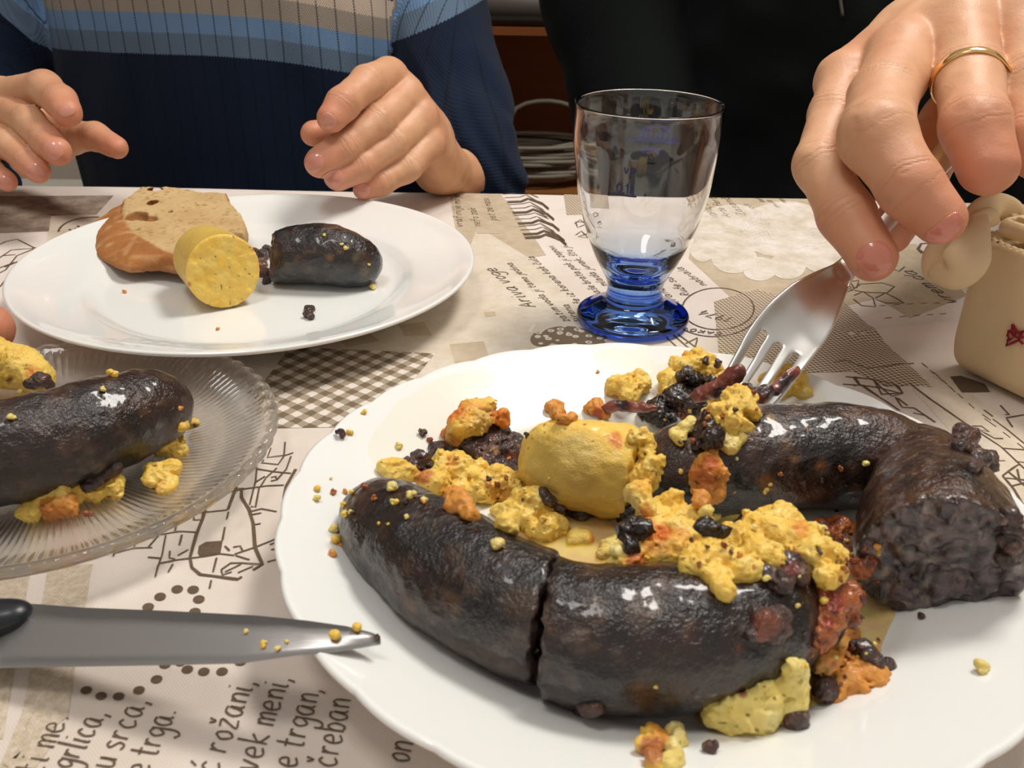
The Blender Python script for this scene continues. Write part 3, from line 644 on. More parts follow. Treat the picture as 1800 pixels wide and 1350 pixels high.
# ------------------------------------------------------------------ stemmed glass
gx, gy = 0.0603*K, 0.4354*K
def z_at(py):
    zs = np.linspace(-0.01, 0.15, 400); ys_ = [proj((gx, gy, T+z))[1] for z in zs]; return float(np.interp(-py, -np.array(ys_), zs))
outer = []
for py, hw in [(187, 132), (196, 130.5), (215, 130), (250, 129.5), (300, 121.5), (350, 113), (385, 103), (410, 94), (435, 84), (460, 72), (478, 61), (495, 52), (508, 48), (520, 49), (530, 54), (537, 66)]:
    z = z_at(py); d = proj((gx, gy, T+z))[2]; outer.append((hw*d/F, z))
outer += [(0.0260, 0.0072), (0.0303, 0.0055), (0.0312, 0.0032), (0.0300, 0.0010), (0.0270, 0.0003), (0.015, 0.0008), (0.0, 0.0014)]
ztop = outer[0][1]
zin = z_at(478)
inner = [(0.0, zin-0.004), (0.006, zin-0.0035), (0.0105, zin-0.001), (0.0145, zin+0.005)]
for r, z in reversed(outer[2:9]): inner.append((r-0.0016-0.0014*max(0, 1-(z-zin)/0.03), z))
rimc = [(outer[1][0]-0.0014, outer[1][1]), (outer[0][0]-0.0013, ztop-0.0006), (outer[0][0]-0.0006, ztop+0.0004)]
pr = inner+rimc+outer
prs = [(max(0, float(a[0])), float(a[1])) for a, _ in smooth_path([(np.array([r, z, 0]), 0) for r, z in pr], 4)]
prs[0] = (0, prs[0][1]); prs[-1] = (0, prs[-1][1])
GZ = T+0.0016
t = thing('stemmed_glass', (gx, gy, GZ), 'empty stemmed drinking glass with a clear bowl and blue foot', 'glass')
V, f = lathe(prs, 128, cx=gx, cy=gy, cz=GZ); mesh('glass_body', V, f, M['blueglass'], t)
def on_glass(lines, ang0, z0, scale, name, mat, width):
    V = []; Fc = []
    for L in lines:
        b = len(V)
        for i, (x, y) in enumerate(L):
            a_, c_ = L[max(i-1, 0)], L[min(i+1, len(L)-1)]; tx, ty = c_[0]-a_[0], c_[1]-a_[1]; l = math.hypot(tx, ty)+1e-9
            for s_ in (1, -1):
                xx = x*scale-s_*ty/l*width/2; zz = z0+y*scale+s_*tx/l*width/2
                rr = float(np.interp(zz, [q[1] for q in outer[:10]][::-1], [q[0] for q in outer[:10]][::-1]))+0.0002
                an = ang0+xx/rr; V.append((gx+rr*math.cos(an), gy+rr*math.sin(an), GZ+zz))
        for i in range(len(L)-1): k = b+2*i; Fc.append((k, k+2, k+3, k+1))
    mesh(name, V, Fc, mat, t)
def seg(a, b, n=8): return [(a[0]+(b[0]-a[0])*k/n, a[1]+(b[1]-a[1])*k/n) for k in range(n+1)]
def z_side(py, off):
    zs = np.linspace(0, 0.15, 300); return float(np.interp(-py, -np.array([proj((gx, gy+off, T+z))[1] for z in zs]), zs))-.0016
front = -PI/2-0.0
GL['l'] = [[(.05, .1), (.5, .9), (.45, 1.6), (.25, 1.4), (.3, .2), (.6, .1)]]
L, tot = layout('0,1l'); zz = z_side(334, -.026)
on_glass(L, front-0.50, zz, 0.0028, 'volume_mark', M['enamel'], 0.00065)
on_glass([seg((0, 0), (1, 0))], front-0.60, z_side(338, -.026), 0.0135, 'fill_line', M['enamel'], 0.0009)
L, _ = layout('vp'); on_glass(L, front-0.40, z_side(300, -.028), 0.0028, 'volume_mark', M['enamel'], 0.00065)
# faded blue emblem on the far side of the bowl: a domed shape above two short lines of lettering
em = [[(x, 2.2*math.sqrt(max(0, 1-((x-6)/4)**2))+1.5) for x in np.linspace(2, 10, 24)], seg((0, 1.5), (11, 1.5), 20)]+[[(2.5+q, 1.6), (2.9+q, 2.6+0.6*(q % 3))] for q in range(7)]
L1, _ = layout('vinic'); em += [[(x*0.9+3, y*0.9-1.0) for x, y in q] for q in L1]
on_glass([[(-x, y) for x, y in q][::-1] for q in em], PI/2+0.15, z_side(262, .032), 0.0027, 'emblem', M['blueenamel'], 0.0013)

# ------------------------------------------------------------------ knife
t = thing('kitchen_knife', G(300, 1110, 0.01), 'kitchen knife with black handle and broad grey blade, tip on the large plate', 'knife')
def KP(px, py):                  # the blade rises gently from the handle to the plate rim
    h = 0.010+0.0195*max(0, min(1, (px+60)/540.0))
    return G(px, py, h)
topl = [(-60, 1052), (0, 1062), (150, 1073), (300, 1079), (450, 1087), (540, 1096), (610, 1106), (650, 1116), (669, 1123)]
botl = [(-60, 1168), (0, 1158), (150, 1155), (300, 1152), (420, 1149), (520, 1145), (590, 1139), (640, 1131), (668, 1125)]
V = []; Fc = []
for (a, b) in zip(topl, botl):
    A, B = KP(*a), KP(*b); B = B-np.array([0, 0, 0.0035])*(1 if a[0] < 500 else 0.4)
    th = np.array([0, 0, 0.0011])
    for w_, k in ((0, 1), (0.4, .9), (0.8, .6), (1, 0.1)): V.append(A+(B-A)*w_+th*k)
    for w_, k in ((1, 0.1), (0.8, .6), (0.4, .9), (0, 1)): V.append(A+(B-A)*w_-th*k)
for i in range(len(topl)-1):
    for k in range(8): Fc.append((i*8+k, i*8+(k+1) % 8, i*8+8+(k+1) % 8, i*8+8+k))
Fc.append(tuple(range(8))); Fc.append(tuple(range(len(V)-8, len(V)))[::-1])
mesh('blade', V, Fc, M['blade'], t)
hp = [((-420, 1160), .0105), ((-200, 1125), .0110), ((-70, 1100), .0085), ((-5, 1085), .0050), ((20, 1080), .0040), ((34, 1077), .0025)]
HP = [(G(x, y, 0.0135 if x < 0 else .0145), r) for (x, y), r in hp]; HP = smooth_path(HP, 4)
def fn(p):
    q = p.copy(); q[:, 2] = (q[:, 2]-(T+0.0135))*1.35+(T+0.0135); return chain(q, HP)
lo, hi = bounds(HP, .004); V, f = nets(fn, lo, hi, 0.0012); mesh('handle', V, f, M['blackplastic'], t)

# ------------------------------------------------------------------ fork
t = thing('fork', P(1400, 560, .42), 'stainless steel fork held by the ringed hand, tines in the food', 'fork')
# centreline (px, py, depth), half width m
fl = [(1310, 697, .380), (1328, 670, .384), (1347, 641, .388), (1364, 614, .391), (1386, 585, .394), (1407, 560, .397), (1432, 530, .401), (1458, 502, .407), (1482, 478, .413), (1505, 452, .418), (1540, 412, .425), (1585, 362, .430), (1640, 298, .437), (1700, 228, .444), (1770, 145, .452), (1800, 110, .456)]
hw = [.0122, .0130, .0136, .0141, .0144, .0140, .0122, .0088, .0055, .0040, .0038, .0042, .0055, .0068, .0080, .0070]
cen = [P(*q) for q in fl]; sp = smooth_path([(np.array(c), h) for c, h in zip(cen, hw)], 4)
V = []; Fc = []; rows = len(sp); fr_tine = 4*3+2
cols = [(-1, -.62), (-.36, 0.0), (0, 0)]
def crossdir(i):
    tt = sp[min(i+1, rows-1)][0]-sp[max(i-1, 0)][0]; tt /= np.linalg.norm(tt)
    v = CAM-sp[i][0]; v /= np.linalg.norm(v); s_ = np.cross(tt, v); s_ /= np.linalg.norm(s_); n_ = np.cross(s_, tt); return tt, s_, n_
edges_u = [-1, -.80, -.60, -.38, -.27, -.08, .08, .27, .38, .60, .80, 1]   # tine edges: [0..2],[3..5],[6..8],[9..11]
edges_u = [-1, -.78, -.56, -.46, -.27, -.08, .08, .27, .46, .56, .78, 1]
edges_u = [-1, -.83, -.66, -.45, -.28, -.11, .11, .28, .45, .66, .83, 1]
nc = 12
for i in range(rows):
    tt, s_, n_ = crossdir(i); c, h = sp[i]
    tip = max(0, 1-i/3.0) if i < 3 else 0
    for j, u in enumerate(edges_u):
        if i < fr_tine:
            cu = edges_u[(j//3)*3+1]; shr = 1-0.55*tip; slot = 1-0.25*max(0, (fr_tine-1-i)/fr_tine); u = cu+(u-cu)*shr*slot
        dish = -0.0035*(1-u*u)*min(1, h/0.012) if i < 32 else 0.0006*(1-u*u)
        V.append(c+s_*h*u+n_*dish)
for i in range(rows-1):
    for j in range(nc-1):
        if i < fr_tine and j in (2, 5, 8): continue
        Fc.append((i*nc+j, i*nc+j+1, (i+1)*nc+j+1, (i+1)*nc+j))
o = mesh('fork_body', V, Fc, M['steel'], t)
md = o.modifiers.new('thick', 'SOLIDIFY'); md.thickness = 0.0019; md.offset = 0
md = o.modifiers.new('sub', 'SUBSURF'); md.levels = 2; md.render_levels = 2

# ------------------------------------------------------------------ cream box with the knotted flap
BC = G(1650, 648)[:2]; d1 = G(1800, 722)[:2]-BC; d1 /= np.linalg.norm(d1); d2 = np.array([-d1[1], d1[0]])
if d2[1] < 0: d2 = -d2
BH = 0.074; BL, BW = 0.13, 0.085
ctr = BC+d1*BL/2+d2*BW/2; ang = math.atan2(d1[1], d1[0])
print('BOX', BC, d1, proj((BC[0], BC[1], T+BH)))
t = thing('cream_box', (ctr[0], ctr[1], T+0.001), 'cream box with a knotted flap and a small red emblem at the right', 'box')
def local(p):
    q = p-np.array([ctr[0], ctr[1], T+0.0015]); return np.stack([q[:, 0]*d1[0]+q[:, 1]*d1[1], q[:, 0]*d2[0]+q[:, 1]*d2[1], q[:, 2]], 1)
def rbox(q, c, s, r):
    d = np.abs(q-np.array(c))-np.array(s)/2+r; return np.linalg.norm(np.maximum(d, 0), axis=1)+np.minimum(d.max(1), 0)-r
def fn(p):
    q = local(p); z = q[:, 2]; q2 = q.copy(); k = 1-0.05*np.clip(1-z/0.02, 0, 1)**2; q2[:, 0] /= k; q2[:, 1] /= k
    d = rbox(q2, (0, 0, BH/2), (BL, BW, BH), 0.009)
    return np.maximum(d, -rbox(q2, (0, 0, BH), (BL-.006, BW-.006, .02), 0.006))
L = np.array([ctr[0], ctr[1], T]); V, f = nets(fn, L-[.085, .085, .004], L+[.085, .085, BH+.006], 0.0016)
mesh('box_body', V, f, M['cream'], t)
def fn(p):
    q = local(p); d = rbox(q, (0.002, 0.002, BH+.001), (BL-.008, BW-.008, .010), 0.005)+0.0006*noise(p, 60)
    sl = rbox(q, (-BL/2+.030, -BW/2+.012, BH+.004), (.040, .005, .02), .002)
    return np.maximum(d, -sl)
V, f = nets(fn, L+[-.085, -.085, BH-.012], L+[.085, .085, BH+.016], 0.0013); mesh('lid_flap', V, f, M['cream'], t)
# the knot: a loop over the corner and a hanging tongue
def strap(name, pts, width, th, res=0.0009):
    pts = smooth_path([(P(x, y, d), r) for x, y, d, r in pts], 5)
    V = []; Fc = []; m_ = len(pts)
    for i, (c, r) in enumerate(pts):
        tt = pts[min(i+1, m_-1)][0]-pts[max(i-1, 0)][0]; tt /= np.linalg.norm(tt); v = CAM-c; v /= np.linalg.norm(v); s_ = np.cross(tt, v); s_ /= np.linalg.norm(s_); n_ = np.cross(s_, tt)
        for k in range(16):
            a = 2*PI*k/16; V.append(c+s_*r*math.cos(a)+n_*th*math.copysign(abs(math.sin(a))**.6, math.sin(a)))
    for i in range(m_-1):
        for k in range(16): Fc.append((i*16+k, i*16+(k+1) % 16, i*16+16+(k+1) % 16, i*16+16+k))
    Fc.append(tuple(range(16))[::-1]); Fc.append(tuple((m_-1)*16+k for k in range(16)))
    return mesh(name, V, Fc, M['cream'], t)
db = proj((BC[0], BC[1], T+BH))[2]
strap('knot_loop', [(1700, 392, db-.012, .0042), (1728, 370, db-.008, .0062), (1755, 362, db+.002, .0062), (1780, 374, db+.008, .0055), (1770, 385, db+.006, .003)], 0, .0035)
strap('knot_loop', [(1698, 402, db-.018, .0030), (1722, 385, db-.020, .0036), (1738, 378, db-.016, .0036), (1745, 388, db-.010, .0030)], 0, .003)
strap('hanging_tongue', [(1722, 380, db-.018, .0035), (1718, 405, db-.024, .0055), (1708, 432, db-.027, .0085), (1698, 456, db-.027, .0100), (1680, 476, db-.022, .0090), (1655, 478, db-.014, .0060), (1643, 470, db-.008, .004)], 0, .0035)
strap('hanging_tongue', [(1702, 410, db-.012, .004), (1680, 428, db-.012, .008), (1664, 450, db-.010, .0100), (1656, 472, db-.010, .009), (1658, 490, db-.012, .006)], 0, .003)
# red emblem on the front face, a small mirrored knot of angular strokes
def on_front(x, z): q = BC+d1*x-d2*0.0009; return np.array([q[0], q[1], T+0.0015+z])
r0 = G(1776, 560)
rd = ray(1788, 592); nn = np.array([d2[0], d2[1], 0]); tt_ = ((np.array([BC[0], BC[1], T])-CAM)@nn)/(rd@nn); h0 = CAM+rd*tt_; ex, ez = (h0[:2]-BC)@d1, h0[2]-T-0.0015
print('EMB', ex, ez)
for L in [[(-4, 6), (0, 3), (4, 1)], [(-5, 2), (-1, 0), (-3, -3), (-5, -1), (-5, 2)], [(-1, 3), (3, 4), (2, 0), (-1, 0), (-1, 3)], [(-4, -3), (-4, -7), (-1, -4), (2, -1), (5, -2)], [(2, 4), (5, 6), (6, 2)], [(-4, 6), (-3, 2)]]:
    V, f = tube([on_front(ex+x*0.00085, ez+z*0.00085) for x, z in L], 0.0006, 6); mesh('emblem_stroke', V, f, M['red'], t)

# ------------------------------------------------------------------ people
def hand_parts(fingers, palm, arm, res=0.0011, kpalm=0.006):
    """fingers: lists of (px, py, depth, radius px) root to tip; palm: (chain, chain...) ; returns sdf pieces"""
    cv = lambda L: [(P(x, y, d), r*d/F) for x, y, d, r in L]
    Fg = [cv(f) for f in fingers]; Pm = [cv(f) for f in palm]; Am = [cv(f) for f in arm]
    def fingers_d(p):
        return [chain(p, f, 0.004) for f in Fg]
    def fn(p):
        d = None
        for f in Pm: e = chain(p, f, 0.006); d = e if d is None else smin(d, e, 0.009)
        for f in Am: d = smin(d, chain(p, f, 0.012), 0.014)
        o = None
        for e in fingers_d(p):
            q = smin(d, e, kpalm); o = q if o is None else smin(o, q, 0.0009)
        return o+0.00025*noise(p, 180)+0.0004*noise(p, 70, 1)
    allp = [q for f in Fg+Pm+Am for q in f]; lo, hi = bounds(allp, .006)
    V, Fc = nets(fn, lo, hi, res)
    # wrinkles across the joints and redder finger ends
    cr = np.zeros(len(V)); tipw = np.zeros(len(V)); best = np.full(len(V), 9.0); wob = noise(V, 260)*0.0009+noise(V, 90, 2)*0.0012
    for f in Fg:
        cum = 0; L = []
        for (a, ra), (b, rb) in zip(f, f[1:]):
            l = np.linalg.norm(b-a); L.append((a, b, ra, rb, cum, l)); cum += l
        bd = np.full(len(V), 9.0); s = np.zeros(len(V))
        for a, b, ra, rb, c0, l in L:
            tt = np.clip(((V-a)@(b-a))/l**2, -0.3 if c0 == 0 else 0, 1.3 if c0+l >= cum-1e-9 else 1); d = np.linalg.norm(V-a-tt[:, None]*(b-a), axis=1)-(ra+(rb-ra)*np.clip(tt, 0, 1))
            m_ = d < bd; bd[m_] = d[m_]; s[m_] = (c0+tt*l)[m_]
        near = (bd < best) & (bd < 0.003); best[near] = bd[near]
        J = [x[4] for x in L[1:]]
        c = np.zeros(len(V))
        for j in J:
            for off in (-0.0036, -0.0012, 0.0014, 0.0040): c += np.exp(-((s+wob-j-off)/0.00055)**2)*(0.8 if abs(off) < .002 else 0.5)
        cr[near] = c[near]; tipw[near] = np.clip((s[near]-cum*0.62)/(cum*0.38), 0, 1)
    base = np.array(srgb(210, 160, 124)); red = np.array(srgb(204, 120, 96)); pale = np.array(srgb(222, 178, 140)); shade = np.array(srgb(188, 130, 96))
    n1 = np.clip(noise(V, 45)*0.9+0.5, 0, 1)[:, None]; n2 = np.clip(noise(V, 110, 1)*0.8+0.2, 0, 1)[:, None]
    C = base*(1-n1)+pale*n1; C = C*(1-0.3*n2)+shade*0.3*n2; C = C*(1-0.5*tipw[:, None])+red*0.5*tipw[:, None]
    C = C*(1-0.14*np.clip(cr, 0, 1)[:, None])
    return fn, V, Fc, cr, C
def nail(parent, fn, px, py, d, ax, ln, wd, mat='nail'):
    """nail plate hugging the finger; ax: picture direction of the finger end, ln/wd half sizes in px"""
    c = P(px, py, d)
    # walk along the view ray to the surface
    v = (c-CAM)/np.linalg.norm(c-CAM); q = np.array([c+v*k for k in np.linspace(-0.03, 0.03, 240)]); D = fn(q); hit = np.argmax(D < 0)
    if D.min() > 0: hit = int(np.argmin(D))
    c = q[hit]; dd = dep(c); a = RT*math.cos(ax)+DN*math.sin(ax); e = 0.0006
    g = np.array([fn(np.array([c+e*u]))[0]-fn(np.array([c-e*u]))[0] for u in np.eye(3)]); g /= np.linalg.norm(g)
    a = a-g*(a@g); a /= np.linalg.norm(a); b = np.cross(a, g); ln, wd = ln*dd/F, wd*dd/F
    def f2(p):
        r = p-c; x, y, z = r@a/ln, r@b/wd, r@g/(wd*1.6)
        reg = ((np.abs(x)**2.6+np.abs(y)**2.6+np.abs(z)**2.6)**(1/2.6)-1)*min(ln, wd)
        return np.maximum(np.abs(fn(p)-0.00012)-0.00032, reg)
    s_ = max(ln, wd)*1.15+.002
    V, Fc = nets(f2, c-s_, c+s_, 0.00034 if s_ < .02 else .0005, 0.002)
    if len(V): mesh('fingernail', V, Fc, M[mat], parent)
class Body:
    def __init__(s, root): s.root = root; s.V = []; s.F = []; s.c = []; s.C = []; s.n = 0
    def add(s, V, Fc, cr, C): s.V.append(V); s.F.append(np.asarray(Fc)+s.n); s.n += len(V); s.c.append(cr); s.C.append(C)
    def done(s):
        return mesh('body', np.concatenate(s.V), np.concatenate(s.F), M['skin'], s.root, attrs={'crease': np.concatenate(s.c)}, col=np.concatenate(s.C))
def plain_skin(fn, lo, hi, res):
    V, Fc = nets(fn, lo, hi, res, .01); return V, Fc, np.zeros(len(V)), np.tile(np.array(srgb(206, 160, 132)), (len(V), 1))

def cloth_person(fn, lo, hi, res): return nets(fn, np.array(lo), np.array(hi), res, 0.012)

# --- person in the striped sweater
tx, ty = -0.262, 0.945
P1 = thing('person', (tx, ty, 0.0), 'person in a navy sweater with beige and light blue stripes, hands over the far plate', 'person')
b1 = Body(P1)
rf = [[(683, 132, .655, 31), (645, 146, .63, 30), (603, 183, .61, 29), (583, 208, .604, 26)], [(713, 168, .66, 31), (664, 213, .635, 30), (604, 258, .62, 28), (562, 286, .614, 27)],
      [(738, 208, .665, 31), (692, 250, .645, 28), (632, 293, .63, 26), (594, 311, .624, 25)], [(752, 252, .67, 28), (715, 293, .655, 26), (668, 320, .645, 24), (640, 332, .64, 20)],
      [(740, 235, .71, 30), (640, 232, .675, 27), (550, 235, .645, 22)]]
rp = [[(683, 135, .662, 31), (745, 235, .70, 42), (772, 292, .725, 40)], [(713, 168, .664, 31), (750, 240, .70, 40)], [(738, 208, .668, 31), (765, 270, .70, 34)], [(752, 252, .672, 28), (770, 290, .71, 32)]]
fnR, *H = hand_parts(rf, rp, [[(772, 292, .725, 40), (810, 310, .765, 40), (850, 330, .80, 42)]], 0.0011); b1.add(*H)
lf = [[(8, 172, .66, 34), (78, 155, .635, 30), (106, 178, .615, 28), (118, 198, .605, 26)], [(-2, 185, .66, 30), (50, 215, .63, 28), (84, 250, .612, 27), (100, 266, .605, 25)],
      [(-35, 225, .66, 28), (15, 255, .63, 25), (50, 285, .615, 24), (66, 300, .61, 22)], [(-60, 275, .66, 26), (-18, 300, .63, 22), (12, 318, .62, 18)],
      [(70, 215, .70, 34), (125, 240, .675, 30), (168, 240, .66, 24), (206, 260, .648, 19)]]
lp = [[(8, 172, .665, 34), (-60, 190, .72, 48)], [(-2, 187, .665, 34), (-80, 210, .72, 48)], [(-35, 225, .665, 30), (-90, 240, .72, 44)], [(-60, 275, .665, 28), (-100, 260, .72, 40)], [(60, 210, .69, 36), (90, 250, .69, 34), (105, 262, .685, 26)], [(50, 190, .69, 34), (-70, 200, .73, 48)]]
fnL, *H = hand_parts(lf, lp, [[(-85, 225, .73, 44), (-130, 270, .78, 46), (-160, 320, .82, 46)]], 0.0011); b1.add(*H)
nk = [(np.array([tx, ty+.01, T+.44]), .062), (np.array([tx, ty, T+.56]), .058)]
b1.add(*plain_skin(lambda p: np.maximum(chain(p, nk), p[:, 2]-(T+.52)), [tx-.1, ty-.1, T+.34], [tx+.1, ty+.1, T+.53], .008))
body1 = b1.done()
for a in [(575, 214, .60, 2.3, 15, 14), (549, 287, .61, 2.55, 19, 16), (585, 316, .62, 2.6, 19, 15), (634, 337, .64, 2.7, 17, 12)]: nail(P1, fnR, *a)
for a in [(118, 196, .6, 1.2, 8, 14), (93, 262, .60, 0.95, 18, 16), (60, 302, .61, 0.8, 18, 14), (8, 321, .62, 0.6, 14, 12)]: nail(P1, fnL, *a)
A = lambda x, y, z: np.array([x, y, z])
def pc(L): return [(P(x, y, d), r*d/F) for x, y, d, r in L]
sl_r = pc([(760, -420, .95, 110), (750, -160, .90, 96), (755, -40, .875, 84), (782, 90, .85, 76), (812, 190, .83, 72), (826, 255, .80, 68), (838, 300, .79, 60), (868, 350, .80, 46)])
cuff_r = pc([(812, 300, .772, 46), (845, 310, .80, 56)])
sl_l = pc([(-60, -420, .93, 110), (-40, -120, .88, 100), (-4, 60, .86, 94), (-30, 200, .83, 84), (-60, 262, .78, 58)])
fore_l = pc([(-60, 280, .80, 50), (12, 322, .82, 24)])
def swd(p):
    q = p-A(tx, ty, 0); z = p[:, 2]-T
    k = np.clip((z-.30)/.16, 0, 1)
    rx = .176-.05*k; ry = .128-.035*k
    tor = (np.sqrt((q[:, 0]/rx)**2+(q[:, 1]/ry)**2)-1)*ry*0.9
    tor = np.maximum(tor, np.maximum(z-.46, -z-.30))
    tor = tor+0.004*noise(p*np.array([1, 1, .35]), 16)+0.0022*noise(p*np.array([1, 1, .4]), 45)
    ar = chain(p, smooth_path(sl_r, 3), .02); al = chain(p, sl_l, .02); al = np.minimum(al, chain(p, fore_l))
    f_ = 0.0022*np.sin((p[:, 2]*1.3+p[:, 0]*1.9)*150+2.5*noise(p, 20))*np.clip((T+.10-p[:, 2])/.05, 0, 1)
    ar = smin(ar+f_, chain(p, cuff_r, .01)+f_*.6, .012)
    sh = np.minimum(cap(p, A(tx-.15, ty, T+.40), A(tx, ty, T+.44), .06, .07), cap(p, A(tx+.15, ty, T+.40), A(tx, ty, T+.44), .06, .07))
    return smin(smin(tor, sh, .03), np.minimum(ar+0.002*noise(p, 40), al+0.002*noise(p, 40)), .006)
def sleeve_hole(p): return np.maximum(swd(p), -(chain(p, pc([(740, 285, .70, 46), (800, 305, .76, 44), (812, 312, .772, 42)]))))
V, Fc = cloth_person(sleeve_hole, [-.66, .66, T-.30], [.12, 1.10, T+.48], 0.0038)
dr = chain(V, smooth_path(sl_r, 3), .02); dl = chain(V, sl_l, .02)
q = V-A(tx, ty, 0); tor = (np.sqrt((q[:, 0]/.176)**2+(q[:, 1]/.128)**2)-1)*.115
isr = (dr < tor+.004); isl = (dl < tor+.004) & ~isr
tz = PY(330, 94, ty-.122)[2]        # lower edge of the stripes at the middle of the chest
xm = PY(330, 94, ty-.122)[0]
dx = V[:, 0]-xm; sv = V[:, 2]-tz-0.0+np.where(dx > 0, 0.95*dx*dx, 0.25*dx*dx)
ra, rb = P(677, 77, .84), P(830, 3, .86); slope = (rb[2]-ra[2])/(rb[0]-ra[0])
sv = np.where(isr, (V[:, 2]-(ra[2]+slope*(V[:, 0]-ra[0])))*0.9, sv)
la, lb = P(-40, -10, .8), P(55, 70, .83); sl2 = (lb[2]-la[2])/(lb[0]-la[0])
sv = np.where(isl, (V[:, 2]-(la[2]+sl2*(V[:, 0]-la[0]))), sv)
su = np.arctan2(q[:, 0], -q[:, 1]-0)*0.165
su = np.where(isr, np.arctan2(V[:, 0]-P(810, 90, .85)[0], -(V[:, 1]-P(810, 90, .85)[1]))*.045, su)
mesh('sweater', V, Fc, M['knit'], P1, attrs={'sv': sv+0.05, 'su': su+5.0})
def seated(root, cx, cy, mat):
    def fn(p):
        d = None
        for s_ in (-1, 1):
            L = [(A(cx+s_*.09, cy+.02, .47), .085), (A(cx+s_*.12, cy-.36, .50), .07), (A(cx+s_*.12, cy-.33, .10), .05)]
            e = chain(p, L, .02); d = e if d is None else smin(d, e, .03)
        return smin(d, cap(p, A(cx-.06, cy+.04, .50), A(cx+.06, cy+.04, .50), .11, .11), .04)
    V, Fc = nets(fn, np.array([cx-.25, cy-.46, 0.04]), np.array([cx+.25, cy+.2, .66]), .011, .03)
    mesh('trousers', V, Fc, mat, root)
    for s_ in (-1, 1):
        L = [(A(cx+s_*.12, cy-.31, .042), .04), (A(cx+s_*.13, cy-.46, .036), .034)]
        V, Fc = nets(lambda p: np.maximum(chain(p, L), .002-p[:, 2]), *[np.array(x) for x in bounds(L, .01)], .008, .02); mesh('shoe', V, Fc, M['blackplastic'], root)
def chair(cx, cy, label):
    t = thing('dining_chair', (cx, cy, 0), label, 'chair')
    V, f = boxm((cx, cy, .375), (.44, .42, .035), 0, .01); mesh('seat', V, f, M['wood'], t)
    for sx in (-.19, .19):
        for sy in (-.18, .18):
            V, f = boxm((cx+sx, cy+sy, .179), (.035, .035, .357)); mesh('leg', V, f, M['wood'], t, smooth=False)
        V, f = boxm((cx+sx, cy+.205, .62), (.035, .03, .46)); mesh('back_post', V, f, M['wood'], t, smooth=False)
    V, f = boxm((cx, cy+.205, .80), (.36, .02, .10)); mesh('backrest', V, f, M['wood'], t, smooth=False)
seated(P1, tx, ty, M['denim'])
chair(tx, ty+.03, 'wooden chair under the person in the striped sweater')

# --- person in black with the fork
ux, uy = 0.36, 1.02
P2 = thing('person', (ux, uy, 0.0), 'person in a black fleece jacket with a gold ring, pressing the fork into the food', 'person')
b2 = Body(P2)
ff = [[(1484, 142, .452, 46), (1464, 200, .437, 41), (1440, 290, .418, 44), (1488, 378, .402, 47), (1534, 450, .392, 44)],
      [(1588, 105, .437, 60), (1552, 170, .412, 58), (1541, 238, .388, 64), (1598, 326, .377, 55), (1652, 385, .374, 46)],
      [(1688, 45, .435, 60), (1703, 135, .415, 56), (1714, 222, .392, 58), (1736, 292, .386, 52)],
      [(1795, 40, .43, 58), (1808, 150, .412, 54), (1815, 238, .40, 48), (1822, 275, .398, 40)],
      [(1770, 60, .50, 58), (1668, 215, .478, 48), (1600, 350, .452, 42), (1566, 412, .436, 34)]]
fp = [[(1486, 142, .455, 46), (1600, 72, .475, 66), (1840, -110, .53, 95)], [(1588, 102, .442, 60), (1700, 0, .48, 75), (1860, -120, .53, 95)], [(1690, 50, .44, 60), (1780, -30, .48, 75), (1890, -130, .53, 90)],
      [(1795, 38, .435, 58), (1870, -50, .48, 70), (1920, -140, .53, 80)], [(1770, 60, .49, 58), (1850, -120, .52, 75)]]
fnF, *H = hand_parts(ff, fp, [[(1875, -130, .53, 92), (2000, -300, .62, 90), (2090, -450, .70, 95)]], 0.0011, 0.009); b2.add(*H)
b2.done()
nail(P2, fnF, 1540, 458, .37, 1.2, 32, 30, 'rednail'); nail(P2, fnF, 1664, 408, .36, 0.8, 22, 36, 'rednail')
# ring
c0, c1 = P(1699, 143, .4135), P(1706, 190, .401); ax = (c1-c0)/np.linalg.norm(c1-c0)
e1 = np.cross(ax, RT); e1 /= np.linalg.norm(e1); e2 = np.cross(ax, e1); rr = []
for k in range(72):
    a = 2*PI*k/72; dv = e1*math.cos(a)+e2*math.sin(a); q_ = np.array([c0+dv*x for x in np.linspace(.006, .026, 160)]); D = fnF(q_); h = int(np.argmax(D > 0)) if (D > 0).any() else 159
    rr.append(min(.0185, np.linalg.norm(q_[h]-c0)))
rr = np.array(rr); 
for _ in range(6): rr = (np.roll(rr, 1)+rr+np.roll(rr, -1))/3
V = []; Fc = []
for k in range(72):
    a = 2*PI*k/72; dv = e1*math.cos(a)+e2*math.sin(a)
    for j in range(10):
        b = 2*PI*j/10; V.append(c0+dv*(rr[k]+.0002+.0008*math.cos(b))+ax*.0023*math.sin(b))
for k in range(72):
    for j in range(10): Fc.append((k*10+j, k*10+(j+1) % 10, ((k+1) % 72)*10+(j+1) % 10, ((k+1) % 72)*10+j))
mesh('wedding_ring', V, Fc, M['gold'], label='plain gold ring on the finger of the hand holding the fork', cat='ring')
slv = pc([(2060, -450, .70, 110), (2160, -540, .80, 120)])+[(A(.60, uy-.06, T+.20), .075), (A(.54, uy, T+.38), .08)]
oth = [(A(.17, uy, T+.38), .08), (A(.10, uy+.02, T+.12), .07), (A(.135, uy-.10, T-.09), .055), (A(.21, uy-.16, T-.11), .05)]
